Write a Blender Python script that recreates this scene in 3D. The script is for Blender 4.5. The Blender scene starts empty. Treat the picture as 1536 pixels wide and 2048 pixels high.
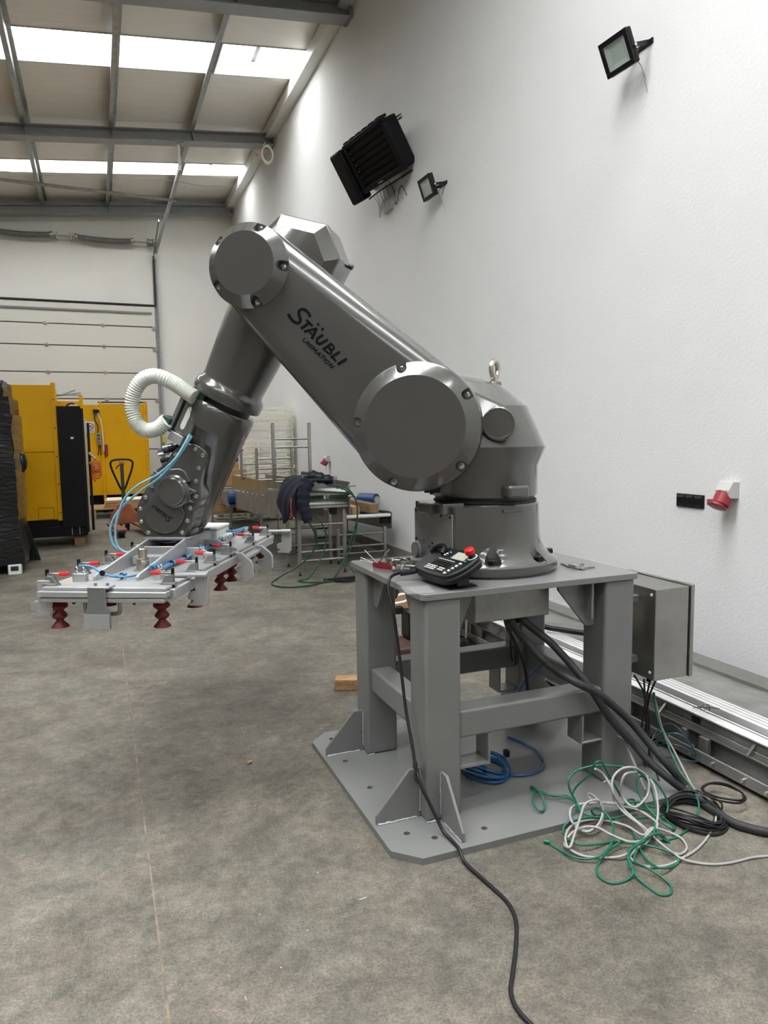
import bpy, bmesh, math, random
from mathutils import Vector, Matrix

random.seed(11)
SC = bpy.context.scene
COL = SC.collection
R = math.radians
PI = math.pi

# ------------------------------------------------------------------ camera
cam_data = bpy.data.cameras.new('camera')
cam = bpy.data.objects.new('camera', cam_data)
COL.objects.link(cam)
cam_data.sensor_fit = 'VERTICAL'
cam_data.sensor_height = 36.0
cam_data.lens = 1438.95 / 2048 * 36.0
cam_data.clip_start = 0.05
cam_data.clip_end = 200
_yaw, _pit, _rol = R(21.554), R(5.908), R(-0.852)
_fw = Vector((math.sin(_yaw) * math.cos(_pit), math.cos(_yaw) * math.cos(_pit), -math.sin(_pit)))
_rt = Vector((math.cos(_yaw), -math.sin(_yaw), 0))
_up = _rt.cross(_fw)
_r2 = _rt * math.cos(_rol) + _up * math.sin(_rol)
_u2 = -_rt * math.sin(_rol) + _up * math.cos(_rol)
cam.matrix_world = Matrix(((_r2.x, _u2.x, -_fw.x, 0), (_r2.y, _u2.y, -_fw.y, 0), (_r2.z, _u2.z, -_fw.z, 1.5), (0, 0, 0, 1)))
SC.camera = cam

# ------------------------------------------------------------------ world, exposure
world = bpy.data.worlds.new('overcast')
SC.world = world
world.use_nodes = True
world.node_tree.nodes['Background'].inputs[0].default_value = (0.85, 0.92, 1.0, 1)
world.node_tree.nodes['Background'].inputs[1].default_value = 1.0
SC.view_settings.view_transform = 'Standard'
SC.view_settings.look = 'None'
SC.view_settings.gamma = 1.0
SC.view_settings.use_curve_mapping = False
SC.view_settings.exposure = 0.30
SKY_STRENGTH = 14.5          # daylight coming through the translucent roof lights
SC.cycles.use_denoising = True
SC.cycles.max_bounces = 6
SC.cycles.diffuse_bounces = 4
SC.cycles.glossy_bounces = 3
SC.cycles.use_adaptive_sampling = True
SC.cycles.adaptive_threshold = 0.02
SC.cycles.caustics_reflective = False
SC.cycles.caustics_refractive = False

# ------------------------------------------------------------------ materials
MATS = {}
def mat(name, col, rough=0.5, metal=0.0, var=0.0, vs=4.0, bump=0.0, bs=60.0, coat=0.0, spec=0.5, aniso=None, emit=None, alpha=1.0, trans=0.0, dark=None):
    """Principled paint with noise-driven colour variation (var) and fine relief (bump)."""
    m = bpy.data.materials.new(name)
    m.use_nodes = True
    nt = m.node_tree
    b = nt.nodes['Principled BSDF']
    c = (col[0], col[1], col[2], 1)
    b.inputs['Base Color'].default_value = c
    b.inputs['Roughness'].default_value = rough
    b.inputs['Metallic'].default_value = metal
    b.inputs['Specular IOR Level'].default_value = spec
    b.inputs['Coat Weight'].default_value = coat
    b.inputs['Coat Roughness'].default_value = 0.12
    b.inputs['Alpha'].default_value = alpha
    b.inputs['Transmission Weight'].default_value = trans
    if emit:
        b.inputs['Emission Color'].default_value = (*emit[:3], 1)
        b.inputs['Emission Strength'].default_value = emit[3]
    tc = nt.nodes.new('ShaderNodeTexCoord')
    src = tc.outputs['Object']
    if aniso:
        mp = nt.nodes.new('ShaderNodeMapping')
        mp.inputs['Scale'].default_value = aniso
        nt.links.new(src, mp.inputs[0]); src = mp.outputs[0]
    if var:
        n = nt.nodes.new('ShaderNodeTexNoise')
        n.inputs['Scale'].default_value = vs
        n.inputs['Detail'].default_value = 6
        n.inputs['Roughness'].default_value = 0.65
        nt.links.new(src, n.inputs['Vector'])
        r = nt.nodes.new('ShaderNodeValToRGB')
        d = dark or tuple(x * (1 - var) for x in col)
        l = tuple(min(1, x * (1 + var * .6)) for x in col)
        r.color_ramp.elements[0].color = (*d, 1); r.color_ramp.elements[0].position = 0.3
        r.color_ramp.elements[1].color = (*l, 1); r.color_ramp.elements[1].position = 0.72
        nt.links.new(n.outputs['Fac'], r.inputs[0])
        nt.links.new(r.outputs[0], b.inputs['Base Color'])
    if bump:
        n2 = nt.nodes.new('ShaderNodeTexNoise')
        n2.inputs['Scale'].default_value = bs
        n2.inputs['Detail'].default_value = 4
        nt.links.new(src, n2.inputs['Vector'])
        bp = nt.nodes.new('ShaderNodeBump')
        bp.inputs['Strength'].default_value = bump
        bp.inputs['Distance'].default_value = 0.01
        nt.links.new(n2.outputs['Fac'], bp.inputs['Height'])
        nt.links.new(bp.outputs[0], b.inputs['Normal'])
    MATS[name] = m
    return m

def concrete_floor():
    m = mat('floor_concrete', (0.30, 0.29, 0.265), 0.6)
    nt = m.node_tree; b = nt.nodes['Principled BSDF']
    geo = nt.nodes.new('ShaderNodeNewGeometry')
    def noise(scale, detail=6, rough=.6, dist=0.0):
        n = nt.nodes.new('ShaderNodeTexNoise')
        n.inputs['Scale'].default_value = scale; n.inputs['Detail'].default_value = detail
        n.inputs['Roughness'].default_value = rough; n.inputs['Distortion'].default_value = dist
        nt.links.new(geo.outputs['Position'], n.inputs['Vector']); return n
    def ramp(src, a, ca, bb, cb):
        r = nt.nodes.new('ShaderNodeValToRGB')
        r.color_ramp.elements[0].position = a; r.color_ramp.elements[0].color = (*ca, 1)
        r.color_ramp.elements[1].position = bb; r.color_ramp.elements[1].color = (*cb, 1)
        nt.links.new(src, r.inputs[0]); return r
    def mix(fac, a, bb, mode='MIX', f=1.0):
        x = nt.nodes.new('ShaderNodeMix'); x.data_type = 'RGBA'; x.blend_type = mode
        if fac is None: x.inputs[0].default_value = f
        else: nt.links.new(fac, x.inputs[0])
        nt.links.new(a, x.inputs[6]); nt.links.new(bb, x.inputs[7]); return x.outputs[2]
    big = ramp(noise(0.8, 5, .6, .3).outputs['Fac'], .36, (0.130, 0.118, 0.100), .64, (0.204, 0.187, 0.158))
    mid = ramp(noise(5.0, 9, .72, .25).outputs['Fac'], .36, (0.66, 0.67, 0.65), .64, (1.22, 1.21, 1.19))
    small = ramp(noise(22, 8, .80, .2).outputs['Fac'], .38, (0.70, 0.71, 0.70), .62, (1.20, 1.19, 1.18))
    fine = ramp(noise(130, 5, .75).outputs['Fac'], .38, (0.62, 0.62, 0.62), .62, (1.26, 1.26, 1.26))
    warm = ramp(noise(3.1, 5, .65).outputs['Fac'], .40, (0.98, 1.0, 0.99), .62, (1.03, 0.993, 0.965))
    stain = ramp(noise(2.3, 8, .78, .5).outputs['Fac'], .58, (1, 1, 1), .68, (0.58, 0.56, 0.52))
    c = mix(None, big.outputs[0], mid.outputs[0], 'MULTIPLY')
    c = mix(None, c, small.outputs[0], 'MULTIPLY')
    c = mix(None, c, fine.outputs[0], 'MULTIPLY')
    c = mix(None, c, warm.outputs[0], 'MULTIPLY')
    c = mix(None, c, stain.outputs[0], 'MULTIPLY', .75)
    nt.links.new(c, b.inputs['Base Color'])
    rr = ramp(noise(3.0, 6).outputs['Fac'], .3, (.48,) * 3, .7, (.7,) * 3)
    nt.links.new(rr.outputs[0], b.inputs['Roughness'])
    bp = nt.nodes.new('ShaderNodeBump'); bp.inputs['Strength'].default_value = .06; bp.inputs['Distance'].default_value = .01
    nt.links.new(noise(120, 4).outputs['Fac'], bp.inputs['Height']); nt.links.new(bp.outputs[0], b.inputs['Normal'])
    return m

def plaster(name, col):
    m = mat(name, col, 0.85)
    nt = m.node_tree; b = nt.nodes['Principled BSDF']
    geo = nt.nodes.new('ShaderNodeNewGeometry')
    n = nt.nodes.new('ShaderNodeTexNoise'); n.inputs['Scale'].default_value = 55; n.inputs['Detail'].default_value = 5
    nt.links.new(geo.outputs['Position'], n.inputs['Vector'])
    bp = nt.nodes.new('ShaderNodeBump'); bp.inputs['Strength'].default_value = .22; bp.inputs['Distance'].default_value = .01
    nt.links.new(n.outputs['Fac'], bp.inputs['Height']); nt.links.new(bp.outputs[0], b.inputs['Normal'])
    n2 = nt.nodes.new('ShaderNodeTexNoise'); n2.inputs['Scale'].default_value = .8; n2.inputs['Detail'].default_value = 6
    nt.links.new(geo.outputs['Position'], n2.inputs['Vector'])
    r = nt.nodes.new('ShaderNodeValToRGB')
    r.color_ramp.elements[0].position = .3; r.color_ramp.elements[0].color = (*[c * .94 for c in col], 1)
    r.color_ramp.elements[1].position = .7; r.color_ramp.elements[1].color = (*col, 1)
    nt.links.new(n2.outputs['Fac'], r.inputs[0])
    # scattered scuffs
    n3 = nt.nodes.new('ShaderNodeTexNoise'); n3.inputs['Scale'].default_value = 7; n3.inputs['Detail'].default_value = 7; n3.inputs['Roughness'].default_value = .75
    nt.links.new(geo.outputs['Position'], n3.inputs['Vector'])
    r3 = nt.nodes.new('ShaderNodeValToRGB')
    r3.color_ramp.elements[0].position = .735; r3.color_ramp.elements[0].color = (1, 1, 1, 1)
    r3.color_ramp.elements[1].position = .80; r3.color_ramp.elements[1].color = (.62, .60, .56, 1)
    nt.links.new(n3.outputs['Fac'], r3.inputs[0])
    x = nt.nodes.new('ShaderNodeMix'); x.data_type = 'RGBA'; x.blend_type = 'MULTIPLY'; x.inputs[0].default_value = 1
    nt.links.new(r.outputs[0], x.inputs[6]); nt.links.new(r3.outputs[0], x.inputs[7])
    nt.links.new(x.outputs[2], b.inputs['Base Color'])
    return m

concrete_floor()
plaster('wall_plaster', (0.83, 0.83, 0.83))
plaster('far_plaster', (0.80, 0.795, 0.765))
plaster('block_wall', (0.50, 0.50, 0.49))
mat('plinth', (0.30, 0.28, 0.25), .85, var=.3, vs=3)
mat('joint_filler', (0.25, 0.21, 0.155), .85, var=.55, vs=9)
mat('roof_panel', (0.86, 0.83, 0.77), .38, var=.06, vs=2, aniso=(1, 8, 1))
mat('galvanised', (0.36, 0.37, 0.37), .42, .75, var=.25, vs=9)
mat('steel_beam', (0.33, 0.34, 0.34), .5, .15, var=.12, vs=3)
mat('white_trim', (0.74, 0.74, 0.71), .5)
mat('roof_light', (0.9, 0.9, 0.9), .6, emit=(0.97, 0.99, 1.0, SKY_STRENGTH))
mat('door_panel', (0.68, 0.67, 0.62), .55, var=.05, vs=3, aniso=(.4, 1, 30), bump=.05, bs=20)
mat('rubber', (0.012, 0.012, 0.013), .6)
mat('robot_paint', (0.071, 0.069, 0.063), .24, coat=1.0, var=.05, vs=2, bump=.03, bs=150)
mat('robot_dark', (0.010, 0.010, 0.010), .45)
mat('frame_paint', (0.19, 0.19, 0.188), .36, coat=.35, var=.10, vs=2.2, bump=.03, bs=60)
mat('weld', (0.55, 0.55, 0.54), .4, .5, bump=.6, bs=160)
mat('stainless', (0.36, 0.35, 0.325), .30, .9, var=.22, vs=3.5, bump=.04, bs=30)
mat('stainless_dull', (0.33, 0.325, 0.31), .48, .7, var=.35, vs=5, bump=.05, bs=40)
mat('chrome', (0.70, 0.70, 0.69), .16, 1.0)
mat('bright_rail', (0.78, 0.78, 0.77), .30, .25, var=.12, vs=6)
mat('zinc', (0.56, 0.53, 0.45), .28, .95, var=.2, vs=30)
mat('aluminium', (0.50, 0.505, 0.51), .40, .55, var=.08, vs=8)
mat('aluminium_dark', (0.27, 0.275, 0.28), .40, .6)
mat('black_plastic', (0.006, 0.007, 0.008), .42, spec=.3)
mat('black_metal', (0.006, 0.006, 0.007), .45, spec=.3)
mat('black_steel', (0.005, 0.005, 0.006), .5, var=.4, vs=4, spec=.2)
mat('curb_paint', (0.50, 0.49, 0.45), .6)
mat('black_oxide', (0.011, 0.011, 0.011), .35, .4)
mat('logo_black', (0.004, 0.0045, 0.006), .6, spec=.1)
mat('yellow_paint', (0.74, 0.385, 0.0), .5, spec=.25, var=.10, vs=1.4)
mat('yellow_seam', (0.20, 0.12, 0.006), .5)
mat('wrap_film', (0.004, 0.004, 0.0045), .30, coat=.25, spec=.3, bump=.9, bs=9, aniso=(1, 1, 4))
mat('wrap_ochre', (0.33, 0.19, 0.02), .35, coat=.3, bump=.5, bs=9, var=.5, vs=4, aniso=(1, 1, 4), dark=(.03, .02, .006))
mat('red_rubber', (0.135, 0.012, 0.010), .55)
mat('red_plastic', (0.60, 0.012, 0.014), .35)
mat('socket_red', (0.26, 0.013, 0.025), .45)
mat('socket_grey', (0.52, 0.515, 0.49), .5)
mat('hose_white', (0.74, 0.75, 0.70), .4, spec=.4)
mat('hose_blue', (0.06, 0.26, 0.52), .28, coat=.3)
mat('hose_navy', (0.012, 0.085, 0.22), .25, coat=.4)
mat('hose_pale', (0.22, 0.45, 0.58), .3)
mat('hose_teal', (0.03, 0.10, 0.13), .25, coat=.4)
mat('cable_green', (0.005, 0.135, 0.075), .45)
mat('cable_darkgreen', (0.006, 0.055, 0.022), .5)
mat('cable_grey', (0.36, 0.345, 0.33), .5)
mat('cable_black', (0.008, 0.008, 0.009), .5)
mat('conduit', (0.022, 0.023, 0.024), .6, bump=.2, bs=90)
mat('green_clamp', (0.008, 0.045, 0.035), .45)
mat('white_plastic', (0.72, 0.72, 0.69), .45)
mat('cream_plastic', (0.86, 0.84, 0.72), .45)
mat('screen', (0.34, 0.35, 0.28), .25, emit=(.5, .52, .42, .12))
mat('key_white', (0.62, 0.61, 0.55), .5)
mat('key_green', (0.02, 0.25, 0.14), .5)
mat('key_blue', (0.03, 0.06, 0.35), .5)
mat('flood_glass', (0.46, 0.53, 0.49), .12, coat=.6)
mat('heater_black', (0.004, 0.004, 0.005), .55, spec=.2)
mat('jack_orange', (0.36, 0.11, 0.045), .55, var=.35, vs=7)
mat('jack_green', (0.025, 0.04, 0.028), .5)
mat('hose_orange', (0.65, 0.10, 0.02), .4)
mat('cardboard', (0.44, 0.26, 0.12), .8, var=.15, vs=3)
mat('paper', (0.70, 0.69, 0.65), .7)
mat('motor_blue', (0.010, 0.045, 0.15), .4)
mat('navy_cloth', (0.004, 0.006, 0.016), .9, bump=.4, bs=40)
mat('wood_fresh', (0.52, 0.30, 0.14), .7, var=.45, vs=5, aniso=(1.2, 9, 9), bump=.1, bs=30)
mat('wood_pallet', (0.42, 0.27, 0.14), .8, var=.3, vs=5, aniso=(2, 8, 8))
mat('wood_dark', (0.24, 0.15, 0.08), .8, var=.4, vs=5, aniso=(8, 1.5, 8))
mat('rust_brown', (0.075, 0.035, 0.025), .7, var=.4, vs=5)
mat('acrylic', (0.75, 0.76, 0.77), .10, alpha=.14)
mat('red_tape', (0.60, 0.05, 0.03), .6)
mat('sign_white', (0.74, 0.73, 0.70), .5)
mat('tag_yellow', (0.60, 0.52, 0.05), .5)

# ------------------------------------------------------------------ mesh helpers
def frame_from(axis):
    w = Vector(axis).normalized()
    a = Vector((0, 0, 1)) if abs(w.z) < .95 else Vector((1, 0, 0))
    u = a.cross(w).normalized(); v = w.cross(u)
    return u, v, w

def smooth_path(pts, n=6, closed=False):
    pts = [Vector(p) for p in pts]; out = []
    N = len(pts)
    rng = range(N if closed else N - 1)
    for i in rng:
        if closed: p0, p1, p2, p3 = pts[i - 1], pts[i], pts[(i + 1) % N], pts[(i + 2) % N]
        else: p0, p1, p2, p3 = pts[max(i - 1, 0)], pts[i], pts[i + 1], pts[min(i + 2, N - 1)]
        for k in range(n):
            t = k / n
            out.append(.5 * ((2 * p1) + (p2 - p0) * t + (2 * p0 - 5 * p1 + 4 * p2 - p3) * t * t + (3 * p1 - p0 - 3 * p2 + p3) * t ** 3))
    if not closed: out.append(pts[-1])
    return out

class MB:
    def __init__(s): s.bm = bmesh.new()
    def verts(s, pts): return [s.bm.verts.new(p) for p in pts]
    def face(s, vs):
        try: return s.bm.faces.new(vs)
        except ValueError: return None
    def box(s, c, size, rot=None, taper=1.0):
        m = rot if rot is not None else Matrix.Identity(3)
        if not isinstance(m, Matrix): m = Matrix.Rotation(m, 3, 'Z')
        c = Vector(c); x, y, z = [k / 2 for k in size]
        P = [c + m @ Vector((a * x * (taper if d > 0 else 1), b * y * (taper if d > 0 else 1), d * z)) for d in (-1, 1) for a, b in ((-1, -1), (1, -1), (1, 1), (-1, 1))]
        v = s.verts(P)
        for f in ((3, 2, 1, 0), (4, 5, 6, 7), (0, 1, 5, 4), (1, 2, 6, 5), (2, 3, 7, 6), (3, 0, 4, 7)): s.face([v[i] for i in f])
        return s
    def lathe(s, prof, o=(0, 0, 0), axis=(0, 0, 1), seg=32, caps=True):
        u, v, w = frame_from(axis); o = Vector(o); rings = []
        for r, h in prof:
            if r < 1e-6: rings.append(s.verts([o + w * h]))
            else: rings.append(s.verts([o + w * h + u * (r * math.cos(2 * PI * i / seg)) + v * (r * math.sin(2 * PI * i / seg)) for i in range(seg)]))
        for a, b in zip(rings, rings[1:]):
            for i in range(seg):
                j = (i + 1) % seg
                if len(a) == 1 and len(b) == 1: continue
                if len(a) == 1: s.face([a[0], b[j], b[i]])
                elif len(b) == 1: s.face([a[i], a[j], b[0]])
                else: s.face([a[i], a[j], b[j], b[i]])
        if caps:
            if len(rings[0]) > 1: s.face(rings[0][::-1])
            if len(rings[-1]) > 1: s.face(rings[-1])
        return s
    def cyl(s, p0, p1, r0, r1=None, seg=16, caps=True):
        p0, p1 = Vector(p0), Vector(p1); d = p1 - p0
        return s.lathe([(r0, 0), (r0 if r1 is None else r1, d.length)], p0, d, seg, caps)
    def prism(s, poly, o, u, v, w0, w1):
        """polygon (a,b) in the plane o+a*u+b*v, extruded along u x v from w0 to w1"""
        o, u, v = Vector(o), Vector(u).normalized(), Vector(v).normalized(); w = u.cross(v)
        A = s.verts([o + u * a + v * b + w * w0 for a, b in poly]); B = s.verts([o + u * a + v * b + w * w1 for a, b in poly])
        s.face(A[::-1]); s.face(B)
        n = len(poly)
        for i in range(n): s.face([A[i], A[(i + 1) % n], B[(i + 1) % n], B[i]])
        return s
    def tube(s, pts, r, seg=8, closed=False, rfun=None):
        pts = [Vector(p) for p in pts]; N = len(pts); rings = []
        t0 = (pts[1] - pts[0]).normalized(); u, v, _ = frame_from(t0)
        prev = t0
        for i, p in enumerate(pts):
            if closed: t = (pts[(i + 1) % N] - pts[i - 1])
            else: t = pts[min(i + 1, N - 1)] - pts[max(i - 1, 0)]
            t = t.normalized() if t.length > 1e-9 else prev
            q = prev.rotation_difference(t); u = q @ u; u = (u - t * u.dot(t)).normalized(); v = t.cross(u); prev = t
            rr = rfun(i) if rfun else r
            rings.append(s.verts([p + u * (rr * math.cos(2 * PI * k / seg)) + v * (rr * math.sin(2 * PI * k / seg)) for k in range(seg)]))
        for i in range(N if closed else N - 1):
            a, b = rings[i], rings[(i + 1) % N]
            for k in range(seg): s.face([a[k], a[(k + 1) % seg], b[(k + 1) % seg], b[k]])
        if not closed: s.face(rings[0][::-1]); s.face(rings[-1])
        return s
    def hull(s, pts):
        vs = s.verts(pts); bmesh.ops.convex_hull(s.bm, input=vs)
        loose = [v for v in s.bm.verts if not v.link_faces]
        bmesh.ops.delete(s.bm, geom=loose, context='VERTS')
        return s
    def layers(s, rings, cap=True):
        """rings: list of equal-length closed loops of points"""
        V = [s.verts(r) for r in rings]; n = len(rings[0])
        for a, b in zip(V, V[1:]):
            for i in range(n): s.face([a[i], a[(i + 1) % n], b[(i + 1) % n], b[i]])
        if cap: s.face(V[0][::-1]); s.face(V[-1])
        return s
    def xf(s, M):
        bmesh.ops.transform(s.bm, matrix=M, verts=s.bm.verts); return s
    def mesh(s, name, material, ang=35, smooth=True):
        bmesh.ops.recalc_face_normals(s.bm, faces=s.bm.faces)
        me = bpy.data.meshes.new(name); s.bm.to_mesh(me); s.bm.free()
        me.materials.append(MATS[material] if isinstance(material, str) else material)
        if smooth:
            for p in me.polygons: p.use_smooth = True
            me.set_sharp_from_angle(angle=R(ang))
        return me
    def build(s, name, material, parent=None, ang=35, bevel=0, bseg=2, loc=None, rot=None, smooth=True):
        me = s.mesh(name, material, ang, smooth)
        return link(name, me, parent, bevel, bseg, loc, rot)

def link(name, me, parent=None, bevel=0, bseg=2, loc=None, rot=None):
    o = bpy.data.objects.new(name, me); COL.objects.link(o)
    if parent: o.parent = parent
    if loc is not None: o.location = loc
    if rot is not None: o.rotation_euler = rot
    if bevel:
        b = o.modifiers.new('bevel', 'BEVEL'); b.width = bevel; b.segments = bseg; b.limit_method = 'ANGLE'; b.angle_limit = R(40)
    return o

def bx(name, c, size, material, parent=None, rot=None, bevel=0.0, bseg=2):
    return MB().box(c, size, rot).build(name, material, parent, bevel=bevel, bseg=bseg, ang=30)

def tag(o, label, cat, group=None, kind=None):
    o['label'] = label; o['category'] = cat
    if group: o['group'] = group
    if kind: o['kind'] = kind
    return o

def thing(name, label, cat, loc=(0, 0, 0), rotz=0.0, group=None):
    o = bpy.data.objects.new(name, None); COL.objects.link(o)
    o.empty_display_size = .1
    o.location = loc; o.rotation_euler = (0, 0, rotz)
    return tag(o, label, cat, group)

def struct(o):
    o['kind'] = 'structure'; return o

def dup(o, parent=None, **kw):
    c = o.copy(); COL.objects.link(c)
    if parent: c.parent = parent
    for ch in list(o.children): dup(ch, c)
    for k, v in kw.items():
        if k == 'label' or k == 'group': c[k] = v
        else: setattr(c, k, v)
    return c

def cut(o, cutter, ang=32):
    """boolean difference, baked into the mesh"""
    me = cutter.mesh('cutter', 'rubber'); c = bpy.data.objects.new('cutter', me); COL.objects.link(c)
    c.parent = o.parent
    md = o.modifiers.new('cut', 'BOOLEAN'); md.operation = 'DIFFERENCE'; md.object = c; md.solver = 'EXACT'
    bpy.context.view_layer.update()
    dg = bpy.context.evaluated_depsgraph_get()
    nm = bpy.data.meshes.new_from_object(o.evaluated_get(dg))
    o.modifiers.remove(md)
    mt = o.data.materials[0]
    o.data = nm
    if not nm.materials: nm.materials.append(mt)
    while len(nm.materials) > 1: nm.materials.pop()
    for p in nm.polygons: p.use_smooth = True; p.material_index = 0
    nm.set_sharp_from_angle(angle=R(ang))
    bpy.data.objects.remove(c)
    return o

def text_part(name, body, size, material, parent, M, extrude=.0006, shear=0.0, offset=0.0, small_caps=False, scale_small=.78, width=1.0):
    cu = bpy.data.curves.new(name, 'FONT'); cu.body = body; cu.size = size; cu.extrude = extrude
    cu.shear = shear; cu.offset = offset; cu.align_x = 'CENTER'; cu.align_y = 'CENTER'; cu.space_character = width
    if small_caps:
        cu.small_caps_scale = scale_small
        for f in cu.body_format: f.use_small_caps = True
    cu.materials.append(MATS[material])
    o = bpy.data.objects.new(name, cu); COL.objects.link(o)
    bpy.context.view_layer.update()
    dg = bpy.context.evaluated_depsgraph_get()
    me = bpy.data.meshes.new_from_object(o.evaluated_get(dg))
    bpy.data.objects.remove(o)
    me.transform(M)
    return link(name, me, parent)

def cable(name, pts, r, material, label, cat='cable', group=None, seg=7, n=6, closed=False, rfun=None):
    o = MB().tube(smooth_path(pts, n, closed), r, seg, closed, rfun).build(name, material, ang=60)
    return tag(o, label, cat, group)
# ------------------------------------------------------------------ the hall
WX = 3.44            # inner face of the right wall
YF = 18.85           # inner face of the far wall
XL, YB = -12.0, -9.5
SL = 0.0956          # roof rises towards the right wall
def roof_z(x, base=7.45): return base + SL * (x - WX)

floor = struct(MB().box(((XL + WX) / 2, (YB + YF) / 2, -.1), (WX - XL, YF - YB, .2)).build('floor', 'floor_concrete'))
bx('saw_cut_joint', (.096, 4.5, .0006), (.0065, 28.0, .0012), 'joint_filler', floor)
struct(bx('wall_right', (WX + .1, (YB + YF) / 2, 4.0), (.2, YF - YB + .4, 8.2), 'wall_plaster'))
struct(bx('wall_back', ((XL + WX) / 2, YF + .1, 4.0), (WX - XL, .2, 8.2), 'far_plaster'))
struct(bx('wall_left', (XL - .1, (YB + YF) / 2, 4.0), (.2, YF - YB + .4, 8.2), 'block_wall'))
struct(bx('wall_front', ((XL + WX) / 2, YB - .1, 4.0), (WX - XL, .2, 8.2), 'block_wall'))
struct(bx('baseboard_right', (WX - .012, 11.3, .065), (.024, 15.0, .13), 'plinth', bevel=.003))

# roof: sandwich panels with roof-light openings in every bay
FR = [-8.11, -3.66, .79, 5.24, 9.69, 14.14, 18.6]                # steel frames
LIGHTS = [(f + 1.62, f + 2.60) for f in FR[:-1]]
LIGHTS[4] = (11.29, 12.25); LIGHTS[5] = (16.22, 16.95); LIGHTS[2] = (1.40, 3.50); LIGHTS.pop(3)
RX0, RX1 = XL - .1, 3.46
roof = struct(bpy.data.objects.new('ceiling', None)); COL.objects.link(roof)
def roof_slab(name, y0, y1, x0, x1, zoff0, zoff1, material, parent):
    m = MB()
    P = [(x, y, roof_z(x) + zz) for zz in (zoff0, zoff1) for x, y in ((x0, y0), (x1, y0), (x1, y1), (x0, y1))]
    v = m.verts(P)
    for f in ((3, 2, 1, 0), (4, 5, 6, 7), (0, 1, 5, 4), (1, 2, 6, 5), (2, 3, 7, 6), (3, 0, 4, 7)): m.face([v[i] for i in f])
    return m.build(name, material, parent, ang=30)
ys = [YB - .3] + [y for l in LIGHTS for y in l] + [YF + .3]
for a, b in zip(ys[0::2], ys[1::2]):
    n = max(1, round((b - a) / 1.0)); h = (b - a) / n
    for i in range(n):
        roof_slab('roof_panel', a + i * h + (.004 if i else 0), a + (i + 1) * h, RX0, RX1, 0, .12, 'roof_panel', roof)
PURL = [3.44 - .13 - k * 1.385 for k in range(11)]
SEG = [(-5.0, -2.2), (-2.2, .57), (.57, 1.92), (2.03, 3.30)]
for (y0, y1) in LIGHTS:
    # the opening is closed by solid panel where there is no glazing
    roof_slab('roof_panel', y0, y1, 3.34, RX1, 0, .12, 'roof_panel', roof); roof_slab('roof_panel', y0, y1, RX0, -5.02, 0, .12, 'roof_panel', roof)
    for (x0, x1) in SEG:
        for nm, box in (('curb', (y0 - .004, y0 + .02, x0, x1)), ('curb', (y1 - .02, y1 + .004, x0, x1)), ('curb', (y0, y1, x0 - .02, x0 + .004)), ('curb', (y0, y1, x1 - .004, x1 + .02))):
            roof_slab(nm, *box, -.012, .36, 'curb_paint', roof)
        n = max(2, round((x1 - x0) / .68)); w = (x1 - x0) / n
        for k in range(n):
            roof_slab('roof_light_pane', y0, y1, x0 + k * w + .01, x0 + (k + 1) * w - .01, .30, .32, 'roof_light', roof)
        for k in range(1, n):
            if x0 > 1.95:
                roof_slab('glazing_bar', y0, y1, x0 + k * w - .035, x0 + k * w + .035, .22, .32, 'aluminium_dark', roof)

# purlins along the hall (Z profiles)
for k, x in enumerate(PURL):
    if k == 0: continue
    zt = roof_z(x); zb = zt - .20
    for (y0, y1) in ((YB, 9.69), (9.69, 14.14), (14.14, YF)):
        m = MB()
        for (cx, cz, sx, sz) in ((x, (zt + zb) / 2, .006, .20), (x - .035, zb + .003, .07, .006), (x + .03, zt - .004, .06, .006), (x - .067, zb + .014, .006, .022)):
            m.box((cx, (y0 + y1) / 2, cz), (sx, y1 - y0, sz))
        struct(m.build('beam_purlin', 'galvanised'))
# edge trim along the top of the right wall
m = MB()
m.prism([(0, 0), (.16, -.015), (.16, .01), (.0, .20), (-.006, .2), (-.006, 0)], (WX - .165, YB, roof_z(WX - .165) - .235), (1, 0, 0), (0, 0, 1), 0, -(YF - YB))
struct(m.build('trim_1', 'white_trim'))

# steel frames: I-beams following the roof slope
ca, sa = math.cos(math.atan(SL)), math.sin(math.atan(SL))
U = Vector((ca, 0, sa)); N = Vector((-sa, 0, ca)); V = Vector((0, 1, 0))
def rafter(y, x0=XL, x1=3.40):
    ln = (x1 - x0) / ca
    zb = 7.06 + SL * (x1 - WX)
    e = bpy.data.objects.new('beam_rafter', None); COL.objects.link(e); struct(e)
    h, w = .205, .255
    o = Vector((x1, y, zb))
    def slab(nm, a0, a1, n0, n1, y0, y1):
        mm = MB(); pts = []
        for yy in (y0, y1):
            for a, nn in ((a0, n0), (a1, n0), (a1, n1), (a0, n1)): pts.append(o - U * a + N * nn + V * yy)
        v = mm.verts(pts)
        for f in ((0, 1, 2, 3), (7, 6, 5, 4), (0, 4, 5, 1), (1, 5, 6, 2), (2, 6, 7, 3), (3, 7, 4, 0)): mm.face([v[i] for i in f])
        return mm.build(nm, 'steel_beam', e, ang=30)
    slab('bottom_flange', 0, ln, 0, .014, -w / 2, w / 2)
    slab('top_flange', 0, ln, h - .014, h, -w / 2, w / 2)
    slab('web', 0, ln, .014, h - .014, -.005, .005)
    slab('end_plate', -.03, 0, -.012, h + .01, -w / 2, w / 2)
    for x in PURL[1:9]:
        a = (x1 - x) / ca
        slab('stiffener', a - .005, a + .005, .014, h - .014, -w / 2 + .02, -.005)
    a = .28
    slab('slot_plate', a - .05, a + .05, .08, .11, -.02, -.005)
    if y < 16: slab('slot_plate', 3.25, 3.42, .09, .12, -.018, -.005)
for y in FR: rafter(y)

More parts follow.
